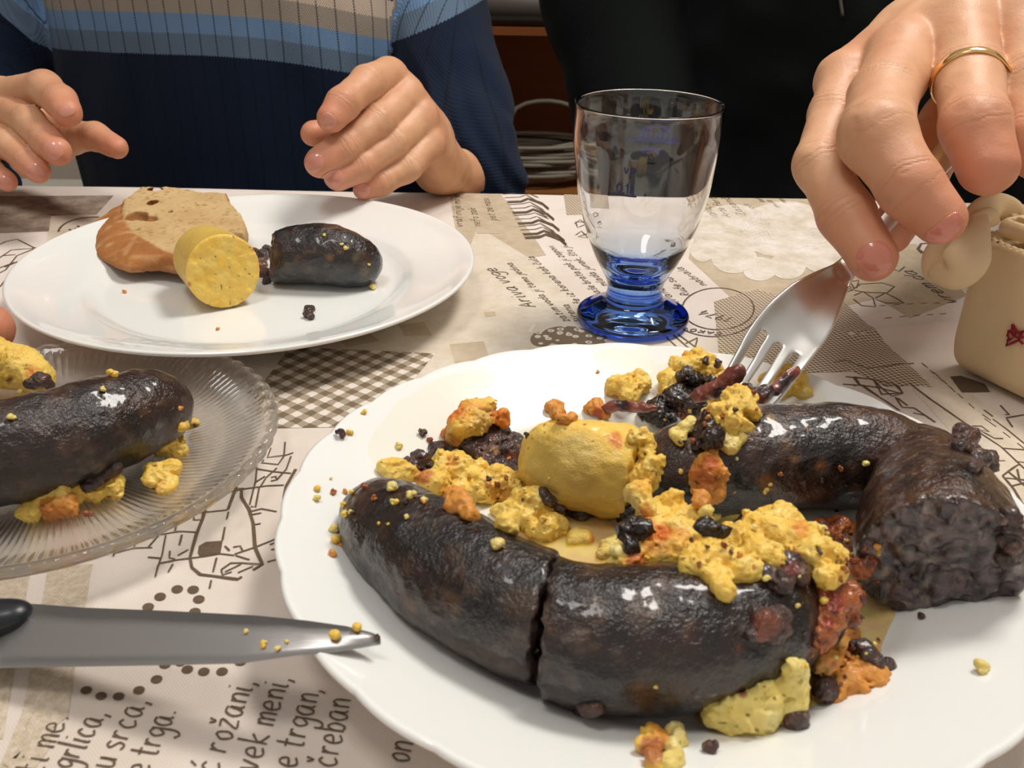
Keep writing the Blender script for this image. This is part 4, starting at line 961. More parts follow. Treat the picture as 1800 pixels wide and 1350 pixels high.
def jack(p):
    q = p-A(ux, uy, 0); z = p[:, 2]-T; k = np.clip((z-.30)/.16, 0, 1)
    tor = (np.sqrt((q[:, 0]/(.20-.05*k))**2+(q[:, 1]/(.14-.035*k))**2)-1)*.125
    tor = np.maximum(tor, np.maximum(z-.46, -z-.30))+0.006*noise(p, 14)+0.003*noise(p, 34, 1)
    sh = np.minimum(cap(p, A(ux-.16, uy, T+.40), A(ux, uy, T+.44), .065, .075), cap(p, A(ux+.16, uy, T+.40), A(ux, uy, T+.44), .065, .075))
    ar = np.minimum(chain(p, slv, .02), chain(p, oth, .03))+0.004*noise(p, 22)
    return smin(smin(tor, sh, .03), ar, .008)
V, Fc = cloth_person(jack, [-.02, .62, T-.30], [.78, 1.2, T+.48], 0.005)
mesh('fleece_jacket', V, Fc, M['fleece'], P2)
zp = [PY(1468+k*1.2, -60+k*8, uy-.135) for k in range(12)]
V, f = tube(zp, .0016, 6); mesh('zip', V, f, M['greymetal'], P2)
seated(P2, ux, uy, M['denim'])
chair(ux, uy+.03, 'wooden chair under the person in the black fleece jacket')

# --- person at the left, only a thumb in view
P3 = thing('person', (-.62, .36, 0), 'person at the left edge, only a reddish fingertip showing above the glass plate', 'person')
b3 = Body(P3)
tf = [[(-260, 520, .46, 50), (-160, 548, .455, 48), (-70, 566, .45, 47), (-20, 577, .446, 44)], [(-300, 600, .43, 48), (-200, 650, .42, 44), (-120, 668, .415, 40), (-70, 665, .413, 36)], [(-330, 640, .42, 48), (-240, 700, .41, 44), (-160, 715, .405, 40), (-110, 715, .40, 36)],
      [(-360, 680, .42, 46), (-280, 750, .40, 42), (-200, 765, .395, 38), (-160, 760, .395, 34)], [(-390, 700, .42, 44), (-330, 780, .40, 38), (-260, 800, .395, 34), (-220, 795, .395, 30)]]
tp = [[(-260, 520, .465, 55), (-480, 520, .50, 80)], [(-300, 600, .44, 52), (-480, 540, .49, 80)], [(-330, 640, .43, 52), (-500, 560, .48, 80)], [(-360, 680, .43, 50), (-520, 590, .48, 76)], [(-390, 700, .43, 46), (-520, 600, .48, 70)]]
fnT, *H = hand_parts(tf, tp, [[(-500, 550, .49, 80), (-700, 560, .54, 85)]], 0.0016); b3.add(*H); b3.done()
fa = [(P(-640, 555, .52), .036), (P(-900, 600, .56), .048), (A(-.62, .30, T+.02), .06), (A(-.66, .10, T+.30), .075)]
def f3(p):
    q = p-A(-.80, .02, 0); z = p[:, 2]-T
    tor = np.maximum((np.sqrt((q[:, 0]/.13)**2+(q[:, 1]/.19)**2)-1)*.12, np.maximum(z-.44, -z-.30))
    return smin(tor, chain(p, fa, .03), .03)+.003*noise(p, 25)
V, Fc = cloth_person(f3, [-1.0, -.25, T-.30], [-.2, .5, T+.46], 0.008)
mesh('jumper', V, Fc, M['greyknit'], P3)

# ------------------------------------------------------------------ food
from mathutils.bvhtree import BVHTree
SURF = []
def remember(V, Fc): SURF.append(BVHTree.FromPolygons([tuple(v) for v in np.asarray(V).tolist()], [tuple(q) for q in np.asarray(Fc).tolist()] if not isinstance(Fc, list) else Fc))
for prof, (cx_, cy_, R_) in ((prof_far, PF), (prof_main, PM)):
    remember(*lathe([q for q in prof[:37]], 64, cx=cx_, cy=cy_, cz=zt_))
remember(*lathe([(0, .0049), (R*.55, .0056), (R*.75, .0089), (R*.88, .0129), (R*.955, .0174), (R, .0178)], 64, cx=PG[0], cy=PG[1], cz=zt_))
remember(*boxm((0, .2, T-.049), (1.5, 1.06, .1)))
bl = [o for o in bpy.data.objects if o.name == 'blade'][0]
remember([np.array(v.co[:])+WL['blade'] for v in bl.data.vertices], [tuple(q.vertices) for q in bl.data.polygons])
def hit(px, py):
    d = ray(px, py); l = np.linalg.norm(d); best = None
    for b in SURF:
        h = b.ray_cast(Vector(CAM), Vector(d/l))
        if h[0] is not None and (best is None or h[3] < best[1]): best = (np.array(h[0][:]), h[3])
    return best[0] if best else G(px, py)
def lerp(a, b, t): t = np.clip(t, 0, 1)[:, None]; return a*(1-t)+b*t
C_ = lambda *c: np.array(srgb(*c))
def spots(V, col, lst):
    x, y, d = proj(V); w_ = noise(V, 350)*6+noise(V, 120, 1)*6
    for px, py, r, c in lst:
        t = np.clip((r-np.hypot(x-px, y-py)+w_)/(r*0.35+3), 0, 1); col = lerp(col, C_(*c), t*0.9)
    return col
def col_skin(V, blue=0.6, lo=0.0, hi=0.02, brown=0.5):
    n = noise(V, 55)*.5+.5; n2 = noise(V, 160, 1)*.5+.5; n3 = noise(V, 420, 2)*.5+.5
    c = lerp(C_(26, 19, 17), C_(72, 44, 30), (n*0.7+n2*0.7-.45)*brown*2.2)
    c = lerp(c, C_(112, 84, 60), (n3*n2-.36)*2.6*brown)
    c = lerp(c, C_(118, 108, 104), (noise(V, 300, 0)*n2-.25)*2.2*brown)
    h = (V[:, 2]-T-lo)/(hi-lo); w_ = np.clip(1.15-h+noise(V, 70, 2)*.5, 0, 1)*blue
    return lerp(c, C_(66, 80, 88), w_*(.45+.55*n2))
YEL = [(238, 192, 72), (244, 212, 112), (216, 126, 44)]
def col_corn(V, orange=0.24, pale=0.3, base=None):
    a, b, o = [C_(*q) for q in (base or YEL)]
    c = lerp(a, b, noise(V, 240)*.5+.5); c = lerp(c, C_(238, 222, 150), (noise(V, 150, 2)-.3)*2*pale)
    c = lerp(c, o, (noise(V, 110, 1)*.5+.5-(1-orange))*4)
    return lerp(c, C_(90, 50, 24), (noise(V, 700, 2)-.72)*6)
def col_dark(V, red=.3):
    c = lerp(C_(44, 28, 26), C_(84, 58, 50), noise(V, 500)*.5+.5); c = lerp(c, C_(126, 60, 38), (noise(V, 220, 1)-.2)*1.6*red)
    return lerp(c, C_(150, 118, 92), (noise(V, 800, 2)-.5)*2.5)
def col_cut(V):
    c = lerp(C_(50, 36, 38), C_(112, 94, 94), noise(V, 330)*.75+.45); c = lerp(c, C_(34, 24, 26), (noise(V, 420, 1)-.15)*2.2); c = lerp(c, C_(150, 134, 128), (noise(V, 380, 2)-.35)*2)
    return lerp(c, C_(140, 110, 70), (noise(V, 190, 0)-.6)*3)
def col_red(V): return lerp(lerp(C_(150, 62, 24), C_(196, 116, 44), noise(V, 180)*.5+.5), C_(96, 44, 28), (noise(V, 320, 1)-.25)*2)
STY = {'corn': (col_corn, 'polenta'), 'toast': (lambda V: col_corn(V, .6, .1), 'polenta'), 'pale': (lambda V: col_corn(V, .03, .8, [(226, 200, 104), (236, 216, 130), (200, 130, 50)]), 'polenta'),
       'orange': (lambda V: col_corn(V, .95, 0, [(202, 126, 50), (180, 92, 36), (220, 150, 66)]), 'polenta'), 'dark': (col_dark, 'crumbly'), 'red': (col_red, 'crumbly'), 'skin': (lambda V: col_skin(V, .1, 0, .02, .4), 'darkskin')}
def islands(n, Fc):
    lab = np.arange(n); A_, B_ = np.r_[Fc[:, 0], Fc[:, 1], Fc[:, 2]], np.r_[Fc[:, 1], Fc[:, 2], Fc[:, 3]]
    while True:
        old = lab.copy(); m_ = np.minimum(lab[A_], lab[B_]); np.minimum.at(lab, A_, m_); np.minimum.at(lab, B_, m_); lab = lab[lab]
        if (lab == old).all(): break
    return np.unique(lab, return_inverse=True)[1]
def chunk(name, label, lumps, style='corn', cat='food scrap', sp=(), lift=.42, rough=1.0, res=None, parent=None, kk=.0022, group=None, base=None, grow=1.12):
    pts = []
    for q in lumps:
        x, y, r = q[:3]; h = hit(x, y); d = dep(h); rr = r*d/F
        if base is not None: h = G(x, y, max(base, h[2]-T+rr*.2)); lf_ = 0
        else: lf_ = lift
        c_ = h+np.array([0, 0, rr*lf_]); pts.append((c_, rr*grow))
        for _ in range(0 if style == 'skin' else 5):
            u = rng.randn(3); u[2] = abs(u[2])*.7; u /= np.linalg.norm(u); pts.append((c_+u*rr*grow*(.75+.25*rng.rand()), rr*(.28+.22*rng.rand())))
    R_ = max(r for p, r in pts); res = res or (0.00062 if R_ > .003 else 0.00045)
    amp = min(1.0, R_/.005)*rough
    def fn(p):
        d = None
        for c, r in pts: e = np.linalg.norm(p-c, axis=1)-r; d = e if d is None else smin(d, e, kk)
        return d+amp*(0.0013*noise(p, 230)+0.0012*np.abs(noise(p, 480, 1))-0.0006+0.0006*noise(p, 1000, 2))
    if style == 'skin': kk, rough, amp = .003, 1.3, min(1, R_/.004)*1.5
    lo, hi = bounds(pts, .003); V, Fc = nets(fn, lo, hi, res, .003)
    if len(V) == 0: print('EMPTY', name, label); return
    cf, mt = STY[style]; col = spots(V, cf(V), sp)
    remember(V, Fc)
    lab = islands(len(V), Fc); cnt = np.bincount(lab); order = np.argsort(-cnt)
    for k, isl in enumerate(order):
        if cnt[isl] < 40 and k > 0: continue
        mk = lab == isl; idx = np.cumsum(mk)-1; f_ = idx[Fc[mk[Fc[:, 0]]]]
        if k == 0: ob = mesh(name, V[mk], f_, M[mt], None, label, cat, group, col=col[mk])
        else: mesh('crumb', V[mk], f_, M[mt], None, 'loose bit beside '+' '.join(label.split()[:13]), 'crumb', 'bits beside '+' '.join(label.split()[:8]), col=col[mk])
    return ob

def sausage(name, label, pts, cuts=(), res=.0009, skinargs={}, sp=(), grain=.0011, interior='dark', mat='sausage', rgh=0, cat='sausage'):
    """pts: (px, py, radius m, height of the axis above the table)"""
    L = smooth_path([(G(x, y, h), r) for x, y, r, h in pts], 4)
    def body(p): return chain(p, L, .002)+.0010*noise(p, 60)+.0005*noise(p, 190, 1)+.00022*noise(p, 520, 2)+(rgh*(.0007*np.abs(noise(p, 420))+.0012*noise(p, 130, 2)-.0003) if rgh else 0)
    def pl(p):
        d = None
        for c, n_ in cuts: e = (p-c)@n_+grain*noise(p, 420)+grain*.8*noise(p, 190, 2); d = e if d is None else np.maximum(d, e)
        return d
    def fn(p):
        d = body(p)
        if cuts: d = -smin(-d, -pl(p), .0012)
        return d
    lo, hi = bounds(L, .003); V, Fc = nets(fn, lo, hi, res, .003)
    c = col_skin(V, **skinargs) if mat == 'sausage' else col_corn(V)
    if cuts: 
        inn = np.clip((pl(V)+.0016)/.0008, 0, 1)*np.clip((-body(V)-.0003)/.0006, 0, 1)
        c = lerp(c, col_cut(V) if interior == 'dark' else col_corn(V, .02, .15), inn)
    c = spots(V, c, sp); remember(V, Fc)
    return mesh(name, V, Fc, M[mat], None, label, cat, col=c), fn
def unit(v): return v/np.linalg.norm(v)

# large plate
qa, qb = G(988, 985, .034), G(934, 1186, .020); nA = unit(np.array([qa[1]-qb[1], qb[0]-qa[0], 0])); nA = nA*np.sign(nA[0])
cA = (qa+qb)/2
sausage('blood_sausage', 'curved dark blood sausage half at the left of the large plate', [(672, 915, .0145, .022), (705, 945, .0168, .0245), (770, 992, .0184, .0262), (850, 1040, .0187, .0266), (935, 1078, .0187, .0266), (1000, 1100, .0187, .0266)], [(cA, nA)], skinargs=dict(blue=.75, lo=.006, hi=.024),
        sp=[(800, 975, 26, (70, 52, 40)), (735, 1000, 16, (60, 34, 30)), (915, 1060, 40, (74, 56, 44))])
nB = unit(nA+np.array([.0, .10, 0]))
cB = cA+nA*.0012
bE = G(1398, 1080, .028); nE = unit(np.array([1, -.55, .25]))
sausage('blood_sausage', 'dark blood sausage half in front, a reddish torn end at its right', [(915, 1090, .0190, .027), (1010, 1112, .0194, .0272), (1110, 1122, .0197, .0276), (1220, 1116, .0197, .0276), (1320, 1092, .0188, .0270), (1378, 1068, .0165, .0245), (1398, 1056, .0150, .023)], [(cB, -nB)], skinargs=dict(blue=.75, lo=.006, hi=.022),
        sp=[(1345, 1095, 26, (96, 52, 38)), (1130, 1070, 40, (84, 68, 56)), (1300, 1140, 14, (100, 54, 40))])
sausage('blood_sausage', 'dark blood sausage lying across the back of the large plate', [(1165, 846, .0140, .0205), (1215, 826, .0178, .0255), (1290, 812, .0190, .0266), (1380, 803, .0194, .027), (1470, 800, .0192, .027), (1560, 812, .018, .0255)], [], skinargs=dict(blue=.35, lo=.006, hi=.022, brown=.8),
        sp=[(1355, 735, 13, (150, 120, 70)), (1440, 820, 12, (140, 90, 40)), (1395, 805, 9, (140, 92, 40)), (1350, 850, 16, (130, 84, 38)), (1505, 862, 14, (92, 66, 40)), (1420, 752, 10, (120, 90, 56))])
cD = G(1655, 905, .051); dv = unit(G(1662, 985, .024)-G(1610, 810, .026)); nD = unit(unit(dv*[1, 1, 0])+np.array([0, 0, -.10]))
so, fnD = sausage('blood_sausage', 'dark blood sausage end at the right, its crumbly cut face towards the front', [(1618, 812, .0150, .0225), (1628, 850, .0185, .0262), (1640, 905, .0218, .0295), (1648, 950, .0240, .0310), (1668, 1050, .0252, .032), (1690, 1160, .0252, .032)], [(cD, nD)], skinargs=dict(blue=.05, lo=.004, hi=.02, brown=.9), grain=.0017, res=.00085)
sausage('corn_sausage', 'thick yellow corn sausage piece in the middle of the large plate', [(975, 806, .0135, .0215), (1000, 812, .0160, .0235), (1050, 822, .0165, .0235), (1105, 832, .0160, .0235), (1160, 850, .015, .0225)], [(G(1118, 838, .023), unit(G(1118, 838, .023)-G(1030, 818, .023)))], interior='corn', mat='polenta', rgh=1,
        sp=[(1000, 840, 95, (206, 172, 84)), (1070, 850, 60, (206, 170, 78)), (1010, 790, 40, (214, 184, 98)), (1090, 780, 40, (236, 196, 84)), (1080, 775, 14, (214, 130, 50)), (1020, 845, 30, (190, 154, 70))])
chunk('filling_clump', 'reddish brown filling bulging from the torn right end of the front sausage', [(1330, 1082, 12), (1350, 1092, 14), (1372, 1088, 11), (1352, 1112, 12), (1325, 1118, 10), (1375, 1108, 10), (1340, 1100, 14), (1362, 1122, 8)], 'dark', lift=.05, sp=[(1350, 1095, 30, (128, 66, 42)), (1335, 1120, 16, (132, 70, 52))])
# dark filling beads fallen off the sausage end
for nm, lb, lu in [('filling_clump', 'dark filling clump at the back right of the cut sausage end', [(1690, 762, 12), (1702, 775, 12), (1684, 778, 12), (1706, 790, 9), (1690, 790, 12)]), ('filling_clump', 'dark filling clump sticking out over the plate rim at the right', [(1722, 808, 14), (1736, 816, 12), (1714, 820, 12), (1738, 805, 9), (1702, 822, 12)]),
                   ('filling_clump', 'ragged dark filling at the right edge of the cut sausage end', [(1776, 905, 14), (1782, 930, 14), (1776, 955, 16), (1765, 985, 14), (1780, 968, 9)])]:
    chunk(nm, lb, lu, 'dark', lift=.6, base={1690: .030, 1722: .030, 1776: .024}[lu[0][0]])
chunk('filling_clump', 'dark filling heap between the yellow crust and the corn sausage', [(860, 790, 34), (888, 806, 30), (832, 800, 24), (850, 822, 24), (885, 835, 20), (905, 790, 18)], 'dark', sp=[(872, 790, 9, (170, 130, 90)), (900, 800, 8, (140, 80, 60))])
chunk('filling_clump', 'small dark filling clump left of the yellow crust', [(738, 818, 16), (720, 824, 11), (768, 800, 13), (788, 806, 9), (755, 828, 9)], 'dark')
chunk('filling_clump', 'brown filling around the end of the front sausage half', [(1470, 945, 24), (1496, 975, 22), (1480, 1000, 24), (1450, 1005, 20), (1512, 1005, 16), (1440, 940, 16)], 'red', sp=[(1490, 950, 24, (96, 58, 32))])
chunk('filling_clump', 'reddish dark filling beads on the front sausage half', [(1385, 1000, 18), (1400, 1015, 14), (1370, 1030, 16), (1345, 1010, 12)], 'dark', sp=[(1390, 1000, 14, (120, 52, 44))])
chunk('filling_clump', 'red brown filling scraps in the oil beside the front sausage half', [(1468, 1062, 24), (1455, 1100, 22), (1480, 1090, 16), (1440, 1130, 14), (1490, 1050, 16), (1450, 1040, 18)], 'red', grow=1.25, sp=[(1465, 1060, 22, (140, 46, 22)), (1455, 1095, 18, (160, 50, 26))])
chunk('crust_piece', 'orange brown crust scraps lying in the oil at the right', [(1470, 1160, 26), (1505, 1180, 26), (1530, 1195, 22), (1490, 1210, 22), (1450, 1195, 22), (1465, 1225, 14), (1520, 1160, 16), (1430, 1220, 14), (1440, 1165, 24), (1480, 1130, 20), (1420, 1190, 22)], 'orange', sp=[(1465, 1165, 14, (150, 64, 30)), (1455, 1205, 24, (150, 110, 60)), (1430, 1180, 40, (176, 130, 62)), (1475, 1130, 22, (206, 150, 66))], lift=.45, grow=1.2)
chunk('filling_clump', 'purple brown filling strip on the oily crust scraps', [(1510, 1146, 12), (1525, 1156, 11), (1545, 1166, 9), (1562, 1172, 6), (1520, 1138, 8)], 'dark')
chunk('filling_clump', 'dark bead at the lower edge of the oily crust scraps', [(1446, 1219, 17)], 'dark')
chunk('corn_crumble', 'pale yellow corn crumble at the front edge of the large plate food', [(1258, 1252, 20), (1290, 1258, 28), (1330, 1250, 34), (1365, 1228, 32), (1385, 1200, 24), (1395, 1172, 13), (1300, 1228, 16), (1345, 1215, 24), (1312, 1250, 28)], 'pale', base=.017, grow=1.2, sp=[(1305, 1220, 9, (130, 60, 40))])
chunk('filling_clump', 'round dark filling bead in front of the pale corn crumble', [(1394, 1266, 17), (1402, 1276, 10)], 'dark')
chunk('filling_clump', 'dark reddish scrap in front of the front sausage half', [(1036, 1248, 13), (1052, 1246, 10), (1028, 1256, 8)], 'dark', sp=[(1048, 1240, 7, (190, 100, 70))])
chunk('crust_piece', 'tan fried crust leaning behind the dark filling heap', [(810, 762, 20), (830, 742, 20), (852, 736, 18), (878, 748, 15), (800, 780, 16), (845, 760, 16)], 'toast', sp=[(800, 780, 26, (190, 124, 60)), (850, 740, 26, (208, 172, 90))], lift=.9)
chunk('corn_crumble', 'yellow corn crumble behind the left sausage half', [(690, 832, 17), (715, 838, 14), (790, 838, 28), (822, 848, 28), (765, 858, 22), (850, 872, 26), (884, 862, 28), (905, 880, 20), (812, 870, 20)], 'corn', sp=[(745, 838, 20, (190, 110, 50)), (885, 868, 24, (206, 150, 62))])
chunk('corn_crumble', 'bright yellow corn crumble between the left sausage half and the corn sausage', [(900, 910, 26), (930, 912, 34), (960, 905, 26), (975, 932, 20), (945, 942, 20), (890, 930, 18), (950, 885, 14)], 'corn', sp=[(907, 940, 12, (180, 96, 40))])
chunk('crust_piece', 'orange crumb on the shoulder of the left sausage half', [(800, 878, 16), (812, 896, 18), (826, 908, 13), (795, 894, 10)], 'orange', sp=[(825, 925, 8, (226, 190, 100))])
chunk('corn_crumble', 'long yellow corn crumble draped over the middle sausages', [(1150, 915, 20), (1180, 905, 24), (1208, 925, 24), (1168, 945, 24), (1120, 975, 18), (1098, 990, 15), (1148, 975, 20), (1185, 975, 26), (1225, 992, 24), (1262, 988, 26), (1300, 965, 28), (1340, 940, 26), (1372, 925, 24), (1378, 905, 11), (1400, 958, 28), (1435, 978, 26), (1462, 978, 18), (1350, 985, 22), (1320, 1000, 18), (1265, 1018, 16), (1268, 1036, 13), (1300, 1010, 14), (1458, 1012, 16), (1140, 950, 20), (1200, 955, 22), (1245, 975, 22), (1325, 975, 22), (1420, 985, 22)], 'corn', base=.040, grow=1.25,
      sp=[(1165, 935, 22, (222, 120, 44)), (1115, 985, 26, (206, 110, 48)), (1398, 975, 20, (224, 130, 50)), (1405, 925, 14, (226, 150, 60)), (1250, 935, 12, (236, 160, 60))])
chunk('crust_piece', 'upright orange crust piece standing on the back sausage', [(1245, 848, 22), (1240, 868, 22), (1252, 882, 20), (1228, 888, 12), (1248, 820, 7), (1246, 808, 6)], 'orange', lift=.9, sp=[(1248, 812, 14, (190, 92, 36))])
chunk('corn_crumble', 'pale corn crumb in front of the upright orange crust', [(1255, 910, 12), (1272, 916, 12), (1285, 908, 8), (1240, 905, 7)], 'pale', lift=.8)
chunk('corn_crumble', 'yellow corn crumble on top of the back sausage below the fork', [(1275, 700, 22), (1300, 722, 24), (1262, 690, 12), (1275, 745, 22), (1290, 760, 18), (1318, 712, 16), (1322, 735, 12), (1250, 712, 12), (1240, 728, 8)], 'corn', lift=.8)
chunk('corn_crumble', 'pale greenish corn crumb left of the fork tines', [(1188, 770, 9), (1202, 760, 9), (1215, 752, 8), (1195, 778, 8)], 'pale', lift=.8)
chunk('corn_crumble', 'yellow crumbs clinging where the back sausage begins', [(1265, 778, 11), (1300, 775, 9), (1284, 790, 11), (1245, 785, 10)], 'pale', lift=.4, sp=[(1250, 780, 16, (150, 116, 50))])
chunk('corn_crumble', 'yellow corn crumble at the back edge of the large plate food', [(1082, 690, 15), (1098, 692, 18), (1122, 688, 16), (1085, 678, 9), (1120, 676, 9), (1105, 710, 15)], 'corn', lift=.8)
chunk('corn_crumble', 'yellow corn crumble piled left of the fork tines', [(1200, 668, 22), (1222, 655, 20), (1215, 642, 11), (1180, 690, 18), (1245, 662, 16), (1170, 704, 11), (1250, 648, 8)], 'corn', lift=.9)
chunk('corn_crumble', 'yellow corn crumble right of the fork tines', [(1372, 690, 20), (1396, 678, 17), (1385, 664, 11), (1355, 682, 16), (1410, 694, 11)], 'corn', lift=.7, sp=[(1375, 665, 14, (222, 150, 60))])
chunk('corn_crumble', 'yellow crumble clinging to the right end of the corn sausage', [(1128, 852, 24), (1140, 840, 14), (1132, 800, 16), (1122, 775, 14), (1148, 820, 12), (1125, 885, 18), (1140, 900, 10)], 'corn', lift=.5, sp=[(1132, 850, 22, (236, 180, 66))])
chunk('crust_piece', 'small orange crust at the back left of the corn sausage', [(972, 722, 9), (980, 736, 10), (990, 742, 8), (1004, 738, 6), (985, 718, 5)], 'orange', lift=.8)
chunk('crust_piece', 'red orange crumb cluster behind the corn sausage', [(1046, 722, 10), (1058, 732, 10), (1036, 724, 7), (1050, 712, 6)], 'orange', lift=.8, sp=[(1052, 725, 16, (176, 70, 30))])
chunk('skin_scrap', 'black glossy sausage skin scrap beside the corn sausage', [(1112, 925, 18), (1104, 950, 18), (1122, 938, 14), (1100, 905, 9), (1106, 965, 12)], 'skin', lift=.6, rough=.5)
chunk('skin_scrap', 'black sausage skin scrap under the pale corn crumb', [(1245, 935, 13), (1270, 938, 12), (1232, 928, 9)], 'skin', lift=.4, rough=.5)
chunk('skin_scrap', 'dark skin and filling scrap behind the corn sausage under the fork', [(1150, 735, 18), (1172, 748, 16), (1135, 732, 10), (1190, 715, 20), (1210, 725, 16), (1228, 712, 13), (1215, 700, 14), (1240, 760, 16), (1250, 778, 14), (1225, 780, 12)], 'skin', lift=.8, rough=.7, sp=[(1195, 720, 20, (96, 64, 56))])
chunk('skin_scrap', 'dark skin flap on the yellow crumble left of the fork', [(1205, 664, 10), (1220, 676, 11), (1238, 674, 9), (1196, 668, 7), (1252, 670, 7)], 'skin', lift=1.0, rough=.6)
chunk('filling_clump', 'brown beads in front of the corn sausage', [(1005, 905, 9), (1025, 912, 10), (985, 900, 7), (1040, 905, 8), (955, 870, 6), (965, 884, 6)], 'dark', lift=.6)
chunk('corn_crumble', 'yellow crumb in the oil in front of the corn sausage', [(1015, 948, 13), (1030, 950, 11), (1005, 955, 8)], 'corn', lift=.2, rough=.5, sp=[(1040, 948, 6, (220, 130, 50))])
chunk('corn_crumble', 'greenish yellow crumbs left of the black skin scrap', [(1070, 965, 12), (1082, 975, 10), (1062, 978, 9), (1085, 958, 8)], 'pale', lift=.5, sp=[(1065, 975, 8, (150, 120, 40))])
# reddish skin strips wound on the fork tines
def strip(label, pts, r=.0012):
    L = smooth_path([(P(x, y, d), r) for x, y, d in pts], 4)
    def fn(p): return chain(p, L)+.0006*noise(p, 500)+.0005*noise(p, 200)
    lo, hi = bounds(L, .002); V, Fc = nets(fn, lo, hi, .0005, .003)
    c = lerp(C_(104, 40, 32), C_(150, 84, 66), noise(V, 260)*.5+.5); c = lerp(c, C_(48, 24, 24), (noise(V, 160, 1)-.1)*2)
    mesh('skin_strip', V, Fc, M['darkskin'], None, label, 'food scrap', col=c)
strip('dark red skin strip hanging from the left fork tines', [(1222, 700, .384), (1245, 688, .382), (1270, 672, .379), (1290, 660, .377), (1302, 650, .376)], .0017)
strip('thin red brown skin strip across the left fork tines', [(1235, 692, .382), (1262, 688, .380), (1290, 668, .377), (1300, 655, .377)], .0010)
strip('reddish skin strip behind the corn sausage', [(1062, 718, .400), (1090, 712, .397), (1120, 716, .393), (1150, 718, .390)], .0012)
strip('dark skin strip between the middle fork tines', [(1310, 683, .376), (1325, 692, .373), (1340, 696, .371), (1352, 688, .372)], .0018)
strip('red skin strip at the right fork tine', [(1358, 690, .375), (1372, 676, .377), (1388, 662, .379), (1400, 650, .382)], .0011)
# oil
def pool(label, pxs, mt='oil'):
    A_ = np.array([G(x, y, .0085)[:2] for x, y in pxs]); c = A_.mean(0); L = smooth_path([(np.array([*q, 0]), 0) for q in list(A_)+[A_[0]]], 5); O = np.array([q[0][:2] for q in L]); n_ = len(O)
    V = []; ringsk = [0, .35, .7, .92, 1.0]
    for k in ringsk:
        for q in O: x, y = c+(q-c)*k; V.append((x, y, mainz(x, y)+(.0008 if mt == 'oil' else .0005)*(1 if k < .95 else .2)))
    Fc = [(a*n_+i, a*n_+(i+1) % n_, (a+1)*n_+(i+1) % n_, (a+1)*n_+i) for a in range(len(ringsk)-1) for i in range(n_)]
    mesh('oil_pool', V, Fc, M[mt], None, label, 'oil')
pool('yellow orange oil puddle at the right of the front sausage half', [(1400, 1040), (1480, 1000), (1540, 1050), (1572, 1078), (1560, 1110), (1545, 1150), (1535, 1205), (1480, 1228), (1400, 1250), (1350, 1200)])
pool('thin yellow oil puddle in the middle of the large plate', [(860, 850), (960, 855), (1060, 900), (1110, 960), (1100, 1010), (1010, 1030), (980, 980), (900, 950)])
m = NT('oil_film'); m.color((0.95, 0.80, 0.25)).set(Roughness=0.08, Alpha=0.08, Coat_Weight=0.4); M['film'] = m.m
pool('faint yellow grease film spread under the food on the large plate', [(700, 770), (800, 720), (950, 700), (1100, 670), (1250, 660), (1400, 700), (1450, 800), (1450, 1000), (1300, 1080), (1000, 1060), (760, 900), (650, 850)], 'film')
pool('thin oil film along the front of the sausages', [(1220, 1225), (1290, 1215), (1390, 1230), (1400, 1262), (1350, 1290), (1280, 1290), (1225, 1270)])

# far plate
fz = farz(PF[0], PF[1])-T
yc = P(392, 480, .585); 
def corn_half():
    fc = G(394, 480, fz+.0205); bk = G(352, 440, fz+.0195); ax = unit(fc-bk+np.array([0, 0, .004])); b0 = fc-ax*.030; b0[2] = T+fz+.0195
    def body(p): return cap(p, b0, fc+ax*.02, .0185, .0212)+.0004*noise(p, 90)
    def pl(p): return (p-fc)@ax+.0005*noise(p, 300)+.0004*noise(p, 700, 1)
    fn = lambda p: -smin(-body(p), -pl(p), .0008)
    V, Fc = nets(fn, np.minimum(b0, fc)-.028, np.maximum(b0, fc)+.028, .0008, .003)
    inn = np.clip((pl(V)+.0012)/.0006, 0, 1)
    c = lerp(lerp(C_(222, 190, 100), C_(214, 172, 76), noise(V, 80)*.5+.5), col_corn(V, .0, .1), inn)
    c = spots(V, c, [(334, 502, 4, (190, 90, 50))]); remember(V, Fc)
    mesh('corn_sausage', V, Fc, M['polenta'], None, 'cut yellow corn sausage half beside the bread', 'sausage', col=c)
# bread slice: outline of the cut face on a level plane, crust bulging out on the near side
top_h = .0275
outl = [(222, 352), (250, 338), (300, 336), (350, 342), (400, 344), (404, 354), (424, 372), (434, 388), (428, 400), (400, 400), (382, 412), (376, 424), (386, 436), (352, 448), (318, 446), (268, 428), (228, 408), (212, 386), (210, 368)]
def poly_sdf(p, A_):
    d = np.full(len(p), 9.0); s_ = np.ones(len(p)); n_ = len(A_)
    for i in range(n_):
        a, b = A_[i], A_[i-1]; e = b-a; w_ = p-a; t_ = np.clip((w_@e)/(e@e), 0, 1); d = np.minimum(d, ((w_-t_[:, None]*e)**2).sum(1))
        c1, c2, c3 = p[:, 1] >= a[1], p[:, 1] < b[1], e[0]*w_[:, 1] > e[1]*w_[:, 0]
        f_ = (c1 & c2 & c3) | (~c1 & ~c2 & ~c3); s_ = np.where(f_, -s_, s_)
    return s_*np.sqrt(d)
